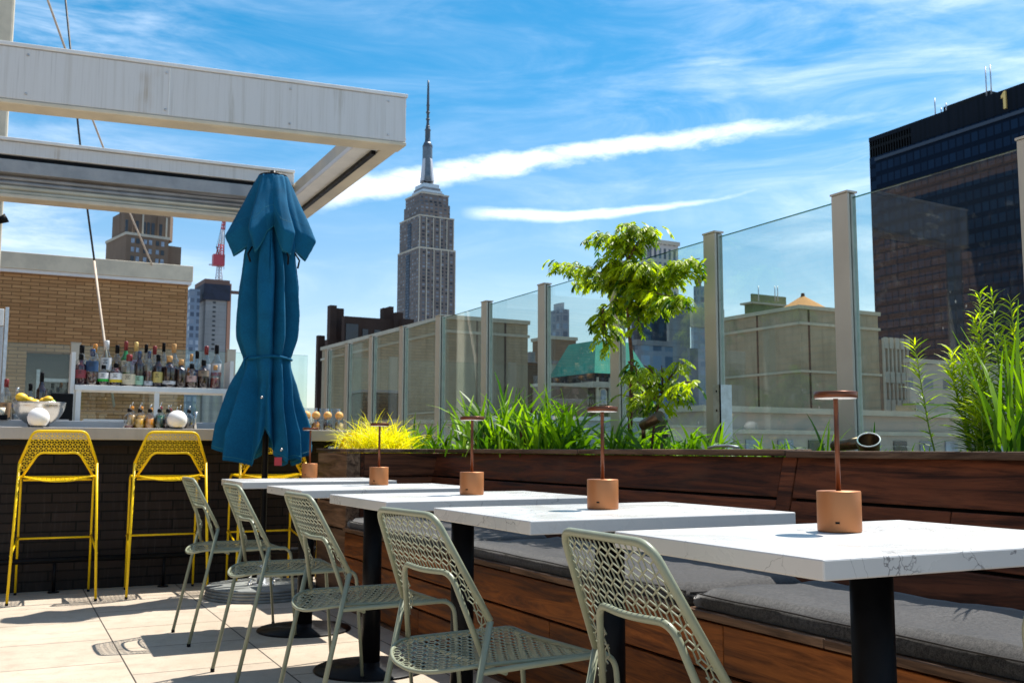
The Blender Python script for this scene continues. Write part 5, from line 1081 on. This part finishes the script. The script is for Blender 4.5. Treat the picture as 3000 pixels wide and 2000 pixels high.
# green copper roof building with white gothic front
D = 105; C, dL, dR, a, c = foot(1600, 1740, 1912, D, GRID, 1100); t = thing('copper_roof_building', 'building with steep green copper mansard roof and white arched windows below', 'building', (C.x, C.y, GZ)); o0 = t.location
ze = ztop(1740, 1093, D); zr = ztop(1745, 990, D)
mb = MB(); mb.prism(rect(C, dL, dR, a, c), GZ, ze-1.6); mb.build('wall', M['stonedark'], t, o0)
mb = MB(); mb.prism(rect(C, dL, dR, a, c, .35), ze-1.5, ze-.9); mb.build('cornice', M['stonelight'], t, o0); mb = MB(); mb.prism(rect(C, dL, dR, a, c, .15), ze-.9, ze); mb.build('gutter', M['black'], t, o0)
lo = rect(C, dL, dR, a, c, -.2); hi = rect(C, dL, dR, a, c, 0, .22); mb = MB(); n = len(mb.v)
mb.v += [(*p, ze) for p in lo]+[(*p, zr) for p in hi]
for i in range(4): j = (i+1) % 4; mb.face((i, j, 4+j, 4+i))
mb.face((4, 5, 6, 7)); mb.build('roof', M['copperroof'], t, o0)
def arch_win(k, z0, z1, w7, side='R'):
    d = dR if side == 'R' else dL; nrm = -dL if side == 'R' else -dR; q = C+d*k
    def P(u, z, o): x = q+d*u+nrm*o; return (x.x, x.y, z)
    out = [P(-w7, z0, .12)]+[P(w7, z0, .12)]+[P(w7*math.cos(g), z1+w7*math.sin(g), .12) for g in [math.pi*i/8 for i in range(9)]]
    mb = MB(); mb.extrude(out, tuple(Vector((*(nrm*.1), 0)))); f = mb.build('window', M['stonelight'], t, o0)
    w8 = w7*.62; inn = [P(-w8, z0+.15, .23)]+[P(w8, z0+.15, .23)]+[P(w8*math.cos(g), z1+w8*math.sin(g), .23) for g in [math.pi*i/8 for i in range(9)]]
    mb = MB(); mb.extrude(inn, tuple(Vector((*(nrm*.05), 0)))); mb.build('pane', M['bluewin'], f, o0)
za, zb_ = ztop(1740, 1185, D), ztop(1740, 1150, D)
for k in (1.0, 2.5, 4.0, 5.5): arch_win(k, za, zb_, .5)
for k in (1.2, 2.6, 4.0): arch_win(k, za, zb_-.4, .38, 'L')
for k in (.2, 1.75, 3.25): 
    q = C+dR*k; mb = MB(); mb.prism([tuple(q-dL*.3), tuple(q+dR*.22-dL*.3), tuple(q+dR*.22), tuple(q)], za-1.5, zb_+1.6); mb.build('pilaster', M['stonelight'], t, o0)
for k in (-2.6, -4.6):
    pass
simple('low_brown_block', 'low brown block with a row of square windows left of the white pilasters', 'building', 1560, 1600, 1722, 1130, 98, 'stonebrown', GRID, par=('stonelight', .15, .3))
# towers right behind the tree
r = simple('pale_gridded_tower', 'tall pale stone tower top with dark grid windows behind the tree crown', 'skyscraper', 1880, 1905, 1992, 712, 520, 'palegrid', GRID, par=('stonelight', .8, 2))
simple('dark_glass_tower', 'dark blue glass building behind the tree trunk', 'skyscraper', 1850, 1868, 1960, 905, 260, 'darkglass', GRID, par=('roofgrey', .3, 1))
simple('grey_slab_tower', 'grey concrete slab tower beside the dark glass building', 'skyscraper', 1955, 1962, 2024, 880, 255, 'concgrey', GRID, par=('roofgrey', .2, .8))
simple('blue_grey_block', 'blue grey block with tall windows behind the small sapling', 'building', 1860, 1868, 1972, 1010, 200, 'glassblue', GRID, par=('roofgrey', .3, 1))
simple('dark_grey_block', 'dark grey block right of the slab tower', 'building', 2015, 2022, 2046, 1020, 240, 'roofgrey')
r = simple('skinny_tower', 'skinny brown and blue tower with open top just left of a post', 'skyscraper', 2036, 2048, 2068, 838, 480, 'glassblue', par=('stonebrown', -1, 5))
simple('pale_glass_block', 'pale blue glass office block left of the right concrete block', 'building', 2026, 2034, 2120, 958, 300, 'paleblue', GRID, par=('stonelight', .4, 6))
# buildings at the right, below the black tower
r = simple('gothic_cream_tower', 'brown and cream ribbed building with white battlements right of the concrete block', 'building', 2578, 2584, 2664, 996, 140, 'stonebrown', GRID); t, C, dL, dR, a, c, zt, o0 = r
for k in range(7):
    q = C+dR*(c*k/7+.15); mb = MB(); mb.prism([tuple(q-dL*.35), tuple(q+dR*.3-dL*.35), tuple(q+dR*.3), tuple(q)], zt-13, zt+.25); mb.build('rib', M['stonelight'], t, o0)
for z0 in (0, -4.8, -8.7):
    for k in range(5):
        q = C+dR*(c*k/5+.1); mb = MB(); mb.prism([tuple(q-dL*.5), tuple(q+dR*c/7-dL*.5), tuple(q+dR*c/7-dL*.37), tuple(q-dL*.37)], zt+z0-1.2, zt+z0+.35); mb.build('battlement', M['stonelight'], t, o0)
simple('brown_loft_building', 'wide brown loft building behind the tall feathery weeds', 'building', 2655, 2664, 3100, 1062, 120, 'lowtan', GRID, par=('stonelight', .2, .5))
simple('white_battlement_block', 'low cream block with green roof planting behind the weeds', 'building', 2620, 2680, 3100, 1186, 60, 'stonelight', GRID, par=('grass', -.3, .12))
r = simple('low_terrace_building', 'low tan terrace building with grey bands beyond the glass, lower right', 'building', 1955, 2060, 3250, 1205, 42, 'lowtan', GRID, par=('concband', .3, .25)); t, C, dL, dR, a, c, zt, o0 = r
mb = MB(); mb.prism(rect(C, dL, dR, a, c, .15), zt-.9, zt-.72); mb.build('band', M['concband'], t, o0)
for k in range(16):
    q = C+dR*(c*k/16+.4); mb = MB(); mb.prism([tuple(q-dL*.06), tuple(q+dR*.9-dL*.06), tuple(q+dR*.9), tuple(q)], zt-2.0, zt-1.15); mb.build('window', M['bluewin'] if k % 3 else M['darkwin'], t, o0)
simple('dark_roof_block', 'dark low roof with white edge behind the small sapling', 'building', 1860, 1870, 2068, 1228, 52, 'stonedark', GRID, par=('roofgrey', .1, .1))
simple('cream_low_block', 'cream low block between sapling and post', 'building', 1960, 1968, 2090, 1252, 40, 'stonelight', GRID, par=('concband', .1, .1))
simple('grey_low_roof', 'grey low rooftops behind the bright green blades', 'building', 1400, 1540, 1880, 1228, 46, 'paleblue', GRID, par=('white', .15, .18))
simple('cream_terrace', 'cream terrace wall seen low through the glass, left of the grass clumps', 'building', 1060, 1180, 1440, 1240, 30, 'stonelight', GRID, par=('concband', .15, .12))
q = ond(1115, 1192, 36); t = thing('reflection_box', 'black box standing in for a reflection in the glass left of centre', 'reflection stand-in', (q.x, q.y, GZ)); mb = MB(); mb.box(q.x-1.0, q.y-1, GZ, q.x+.6, q.y+1, q.z+.45); mb.build('housing', M['black'], t, t.location, bevel=.05); mb = MB(); mb.box(q.x-1.05, q.y-1.05, q.z+.46, q.x+.65, q.y+1.05, q.z+.55); mb.build('top_plate', M['roofgrey'], t, t.location)  # solid box added in place of a dark reflection in the glass
#==PLANTS
# ------------------------------------------------------------------ plants
rp = random.Random(21)
def blade(mb, base, dirv, length, width, droop, tint, seg=5, twist=0):
    d = Vector(dirv).normalized(); side = d.cross(Vector((0, 0, 1)))
    side = side.normalized() if side.length > .05 else Vector((rp.uniform(-1, 1), rp.uniform(-1, 1), 0)).normalized()
    if twist: side = Matrix.Rotation(twist, 3, d) @ side
    p = Vector(base); n0 = len(mb.v); st = length/seg; mb.tint = tint
    for k in range(seg+1):
        u = k/seg; w8 = width*(.55+.9*u)*(1-u)**.6 if u < .999 else 0
        w8 = width*max(.02, math.sin(math.pi*min(.98, .18+.82*u))**.7)
        mb.v += [tuple(p-side*w8/2), tuple(p+side*w8/2)]
        d = (d+Vector((d.x*.14, d.y*.14, -droop*.62*(k+1)/seg))).normalized(); p = p+d*st
    for k in range(seg): mb.face((n0+2*k, n0+2*k+1, n0+2*k+3, n0+2*k+2), True)
def soilY(px, X): return onx(px, 1310, X).y
def clump(name, label, cat, px0, px1, X, n, hmin, hmax, w8, mat, spread=.35, droop=.35, dep=.12, group=None, low=0):
    y0, y1 = soilY(px0, X), soilY(px1, X); c0 = (y0+y1)/2; t = thing(name, label, cat, (X, c0, .865), 0, group); mb = MB()
    for i in range(n):
        u = rp.uniform(-1, 1); bx_ = rp.gauss(0, dep*.5); by = (y1-y0)/2*u*.62
        h = 1.28*rp.uniform(hmin, hmax)*(1-.35*abs(u)); dr = Vector((rp.uniform(-spread, spread), rp.uniform(-spread, spread)+by*1.2, 1))
        blade(mb, (bx_, by, 0), dr, h, w8*rp.uniform(.6, 1.2), droop*rp.uniform(.3, 1.4), rp.random()**1.1, 6, rp.uniform(-1.2, 1.2))
    mb.build('leaves', M[mat], t); return t
clump('grass_tuft', 'bright yellow-green grass tuft at the left end of the planter', 'grass tuft', 1030, 1185, 2.25, 1500, .11, .285, .0065, 'ygrass', .55, .62, .13)
clump('blade_plant', 'green blade-leaved plant right of the yellow tuft', 'plant', 1195, 1300, 2.62, 75, .14, .32, .018, 'grass', .45, .45)
clump('blade_plant', 'small sparse green sprout between the two grass clumps', 'plant', 1325, 1395, 2.62, 34, .08, .20, .015, 'grass', .6, .5)
clump('blade_plant', 'tallest dark green blade-leaved clump around the bronze spotlight', 'plant', 1400, 1585, 2.66, 300, .15, .42, .020, 'grass', .42, .38, .22)
clump('blade_plant', 'bright green blade-leaved clump left of the tree', 'plant', 1575, 1700, 2.66, 170, .10, .37, .020, 'grass', .45, .42, .2)
clump('blade_plant', 'green blades growing around the foot of the tree', 'plant', 1775, 1900, 2.68, 115, .08, .27, .017, 'grass', .55, .5, .16)
clump('blade_plant', 'short green blades right of the tilted spotlight', 'plant', 1940, 2085, 2.66, 90, .06, .20, .015, 'grass', .6, .5, .16)
clump('blade_plant', 'single lean blades beside the beige post base', 'plant', 2060, 2110, 2.66, 14, .12, .24, .012, 'grass', .6, .6, .05)
clump('blade_plant', 'thin upright shoot behind the largest lamp head', 'plant', 2385, 2445, 2.66, 7, .12, .22, .010, 'grass', .35, .15, .04)
clump('blade_plant', 'thin forked shoot right of the largest lamp', 'plant', 2545, 2585, 2.68, 7, .10, .20, .010, 'grass', .35, .15, .04)
clump('blade_plant', 'broad tall blades at the right edge of the planter', 'plant', 2975, 3080, 2.62, 55, .16, .42, .016, 'grass', .28, .22, .16)
def gc(name, px0, px1, n, hm, mat, X0=2.50, X1=2.88, w8=.008):
    ya, yb = soilY(px1, 2.7), soilY(px0, 2.7); mb = MB()
    for i in range(n):
        x = rp.uniform(X0, X1); y = rp.uniform(ya, yb); blade(mb, (x, y, .865), (rp.uniform(-.8, .8), rp.uniform(-.8, .8), .8), rp.uniform(.3, 1)*hm, w8*rp.uniform(.5, 1.3), rp.uniform(.1, .9), rp.random(), 3, rp.uniform(-1, 1))
    return tag(mb.build(name, M[mat]), kind='stuff')
tag(gc('ground_cover_grass', 1240, 3050, 1500, .075, 'grass'), 'short green weeds carpeting the planter soil', 'weeds')
tag(gc('weed_patch_grass', 2210, 2420, 160, .13, 'grass'), 'patch of short upright grass left of the largest lamp', 'weeds')
tag(gc('dry_litter', 1240, 3050, 800, .05, 'dry', w8=.007), 'dry straw and dead leaves on the planter soil', 'litter')
# feathery weeds
def weed(label, px, X, h, lean, n, seed, mat='grass', tops=1):
    r = random.Random(seed); y = soilY(px, X); t = thing('feathery_weed', label, 'weed', (X, y, .865), 0, 'tall feathery weeds at the right end')
    ms_, ml = MB(), MB()
    for s in range(tops):
        p = Vector((r.uniform(-.03, .03), r.uniform(-.03, .03), 0)) if s else Vector((0, 0, 0)); d = Vector((r.uniform(-.12, .12), lean+r.uniform(-.1, .1)*(s > 0), 1)).normalized(); path = [p.copy()]; hh = h*(1 if s == 0 else r.uniform(.55, .95))
        K = 14
        for k in range(K): d = (d+Vector((r.uniform(-.04, .04), r.uniform(-.04, .04), .02))).normalized(); p = p+d*hh/K; path.append(p.copy())
        ms_.tint = .5; ms_.tube(path, [.0035*(1-.75*k/K) for k in range(K+1)], 6)
        for i in range(n):
            u = (i+.5)/n; u = .12+.88*u; f = u*K; k = min(int(f), K-1); q = path[k].lerp(path[k+1], f-k); an = i*2.4+r.uniform(-.3, .3); up = .35+.9*u
            global rp; sv = rp; rp = r
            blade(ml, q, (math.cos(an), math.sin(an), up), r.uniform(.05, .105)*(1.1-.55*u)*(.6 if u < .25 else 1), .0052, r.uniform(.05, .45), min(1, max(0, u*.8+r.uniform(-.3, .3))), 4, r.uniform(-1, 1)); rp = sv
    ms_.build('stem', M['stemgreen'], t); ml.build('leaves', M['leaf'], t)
weed('single feathery weed stalk, left of the tall weed group', 2745, 2.70, .405, .22, 70, 1)
weed('thick feathery weed in the middle of the group, tallest', 2905, 2.72, .555, .18, 100, 2, tops=5)
weed('feathery weed with drooping tip between stalk and tallest weed', 2850, 2.66, .36, .20, 75, 3, tops=4)
weed('slightly darker feathery weed right of the tallest one', 2960, 2.80, .54, .08, 90, 4, tops=4)
weed('low bushy feathery weed at the foot of the group', 2880, 2.60, .26, .0, 60, 5, tops=4)
weed('feathery weed at the right picture edge', 3010, 2.70, .50, .05, 80, 6, tops=3)
# small tree: pinnate drooping leaves on spreading branches
def tree(name, label, stem, branches, seed, leafn, wood_r, X):
    r = random.Random(seed); P0 = onx(*stem[0], X); t = thing(name, label, 'tree', (P0.x, P0.y, .86)); o0 = t.location
    def W(pt, dxx=0): q = onx(pt[0], pt[1], X+dxx); return q
    mb = MB(); st = [W(p, r.uniform(-.01, .01)) for p in stem]; st[0].z = .86; k = len(st); st = fillet(st, .05, 3); kk = len(st); mb.tube(st, [wood_r*(1-.6*i/(kk-1)) for i in range(kk)], 8); mb.build('trunk', M['bark'], t, o0)
    ml = MB(); mbr = MB(); global rp; sv = rp; rp = r
    for br_ in branches:
        pts, n = br_[0], br_[1]; dpt = br_[2] if len(br_) > 2 else r.uniform(-.10, .10); P = [W(p, dpt*i/(len(pts)-1)) for i, p in enumerate(pts)]; mbr.tube(P, [.006*(1-.7*i/(len(P)-1)) for i in range(len(P))], 6)
        n = int(n*(1.3 if wood_r > .01 else .62))
        for i in range(n):
            f = (.06+.94*(i+.5)/n)*(len(P)-1); kx = min(int(f), len(P)-2); q = P[kx].lerp(P[kx+1], f-kx)
            q = q+Vector((r.gauss(0, .024), r.gauss(0, .013), r.gauss(.006, .011)))
            an = r.uniform(0, 6.28); d = Vector((math.cos(an), math.sin(an), r.uniform(-.35, .5))).normalized(); ln = r.uniform(.045, .095)
            # compound leaf: arching rachis with paired lobed leaflets
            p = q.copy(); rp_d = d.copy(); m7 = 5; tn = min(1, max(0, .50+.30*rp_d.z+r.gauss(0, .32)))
            for s in range(m7):
                rp_d = (rp_d+Vector((0, 0, -.27))).normalized(); p = p+rp_d*ln/m7; sd = rp_d.cross(Vector((0, 0, 1))); sd = sd.normalized() if sd.length > .1 else Vector((1, 0, 0))
                for sg in (-1, 1):
                    blade(ml, p, (sd*sg+rp_d*.9+Vector((0, 0, -.35))), r.uniform(.020, .044)*(1-.35*abs(s/m7-.4)), r.uniform(.009, .0135), .5, min(1, max(0, tn+r.uniform(-.15, .15))), 3, r.uniform(-.6, .6))
            blade(ml, p, rp_d, .032, .011, .5, tn, 3)
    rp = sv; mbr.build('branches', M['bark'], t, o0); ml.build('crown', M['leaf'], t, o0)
tree('young_tree', 'young tree with drooping bright green lobed leaves, wide crown, in the planter', [(1843, 1310), (1848, 1180), (1852, 1060), (1842, 960), (1836, 850), (1842, 760), (1838, 690)],
     [([(1838, 850), (1760, 800), (1690, 782), (1622, 772)], 60), ([(1838, 830), (1790, 815), (1740, 820), (1690, 822)], 40), ([(1838, 840), (1905, 800), (1975, 775), (2050, 757)], 60), ([(1838, 850), (1900, 830), (1965, 815), (2015, 790)], 50),
      ([(1840, 760), (1815, 710), (1780, 690), (1745, 700)], 44), ([(1840, 740), (1836, 690), (1846, 665), (1862, 664)], 44), ([(1842, 760), (1868, 710), (1890, 678), (1922, 666)], 38), ([(1840, 800), (1800, 770), (1782, 755)], 34), ([(1842, 800), (1875, 780), (1905, 770)], 34),
      ([(1838, 860), (1880, 850), (1925, 860), (1975, 870), (2000, 880)], 52), ([(1838, 870), (1800, 880), (1770, 905), (1762, 960)], 26), ([(1765, 905), (1766, 955), (1768, 1000)], 12, 0), ([(1840, 880), (1868, 900), (1872, 960)], 22), ([(1765, 900), (1772, 960), (1778, 1020)], 22, 0), ([(1842, 1060), (1862, 1075), (1868, 1110)], 10), ([(1846, 1090), (1830, 1100), (1815, 1120)], 8), ([(1838, 850), (1870, 870), (1905, 900), (1935, 895)], 34), ([(1838, 820), (1838, 790), (1850, 770)], 44), ([(1838, 870), (1812, 885), (1806, 925)], 20), ([(1838, 840), (1860, 830), (1880, 825)], 40), ([(1838, 790), (1815, 790), (1790, 800)], 34)],
     5, 20, .0125, 2.75)
tree('sapling', 'small sapling with pale green lobed leaves right of the tree trunk', [(1905, 1310), (1918, 1230), (1932, 1180), (1940, 1150)],
     [([(1940, 1150), (1925, 1110), (1905, 1080), (1885, 1070)], 20), ([(1940, 1150), (1960, 1110), (1985, 1075), (2005, 1062)], 24), ([(1940, 1150), (1985, 1130), (2015, 1118), (2030, 1120)], 24), ([(1940, 1150), (1905, 1140), (1870, 1120), (1845, 1100), (1825, 1090)], 34), ([(1938, 1160), (1900, 1170), (1860, 1165), (1815, 1155)], 28), ([(1940, 1155), (1975, 1150), (2010, 1160)], 18), ([(1942, 1150), (1940, 1090), (1938, 1070)], 16), ([(1938, 1170), (1920, 1195), (1900, 1205)], 12)],
     9, 20, .006, 2.66)
# planter spotlights
def spot(label, base, tip, r, open_end=True, X=2.6):
    A_, B_ = onx(*base, X), onx(*tip, X); A_.z = max(A_.z, .87); t = thing('planter_spotlight', label, 'spotlight', (A_.x, A_.y, .865), 0, 'bronze spotlights in the planter'); o0 = t.location
    d = (B_-A_).normalized(); mb = MB(); mb.tube([A_, B_], r, 20); mb.build('housing', M['bronze'], t, o0); mb = MB(); mb.tube([A_+Vector((0, 0, -.06)), A_+Vector((0, 0, .01))], .010, 8); mb.sphere(tuple(A_), .016, 10, 6); mb.build('ground_spike', M['bronze'], t, o0)
    return t, A_, B_, d
spot('upright bronze tube spotlight inside the dark green clump', (1528, 1300), (1532, 1232), .020)
spot('tilted bronze tube spotlight beside the tree trunk', (1885, 1245), (1935, 1218), .024, X=2.58)
t, A_, B_, d = spot('bronze tube spotlight lying with its open rim toward the camera, right of the largest lamp', (2445, 1306), (2520, 1297), .020, X=2.62)
cen2 = onx(2545, 1288, 2.56); axd = (Vector((-.45, -.38, .72))).normalized(); u_ = axd.orthogonal().normalized(); v_ = axd.cross(u_)
o0 = t.location; mb = MB(); ringp = [cen2+(u_*math.cos(g)+v_*math.sin(g))*.036 for g in [2*math.pi*k/28 for k in range(29)]]; mb.tube(ringp, .0026, 6); mb.build('rim_ring', M['white'], t, o0)
mb = MB(); n = len(mb.v)
for k in range(28):
    g = 2*math.pi*k/28; e = (u_*math.cos(g)+v_*math.sin(g)); mb.v += [tuple(cen2+e*.0355), tuple(cen2+e*.030-axd*.075)]
for k in range(28): j = (k+1) % 28; mb.face((2*k, 2*j, 2*j+1, 2*k+1), True)
mb.face(tuple(2*k+1 for k in range(28))); mb.build('shade_cone', M['bronze'], t, o0)
# metal bracket on the post
q = onx(2112, 1225, 2.97); t = thing('metal_bracket', 'perforated galvanised plate fixed at the foot of a beige post', 'bracket', (2.985, postY[3]-.052, .87)); y_ = postY[3]
mb = MB(); mb.box(-.02, -.055, 0, -.014, -.004, .34); mb.box(-.02, -.055, 0, .05, -.050, .34); mb.build('plate', M['galv'], t)
mb = MB()
for z in (.31, .22, .13): mb.sphere((-.0205, -.030, z), .006, 8, 5, (.3, 1, 1))
mb.build('bolt_holes', M['black'], t)
# drip hose
mb = MB(); P = [onx(px, py, 2.56) for px, py in ((2075, 1312), (2100, 1306), (2135, 1305), (2165, 1311))]; mb.tube(P, .006, 8); tag(mb.build('irrigation_hose', M['grey'], None, P[0]), 'thin grey irrigation hose looping at the post foot', 'hose')
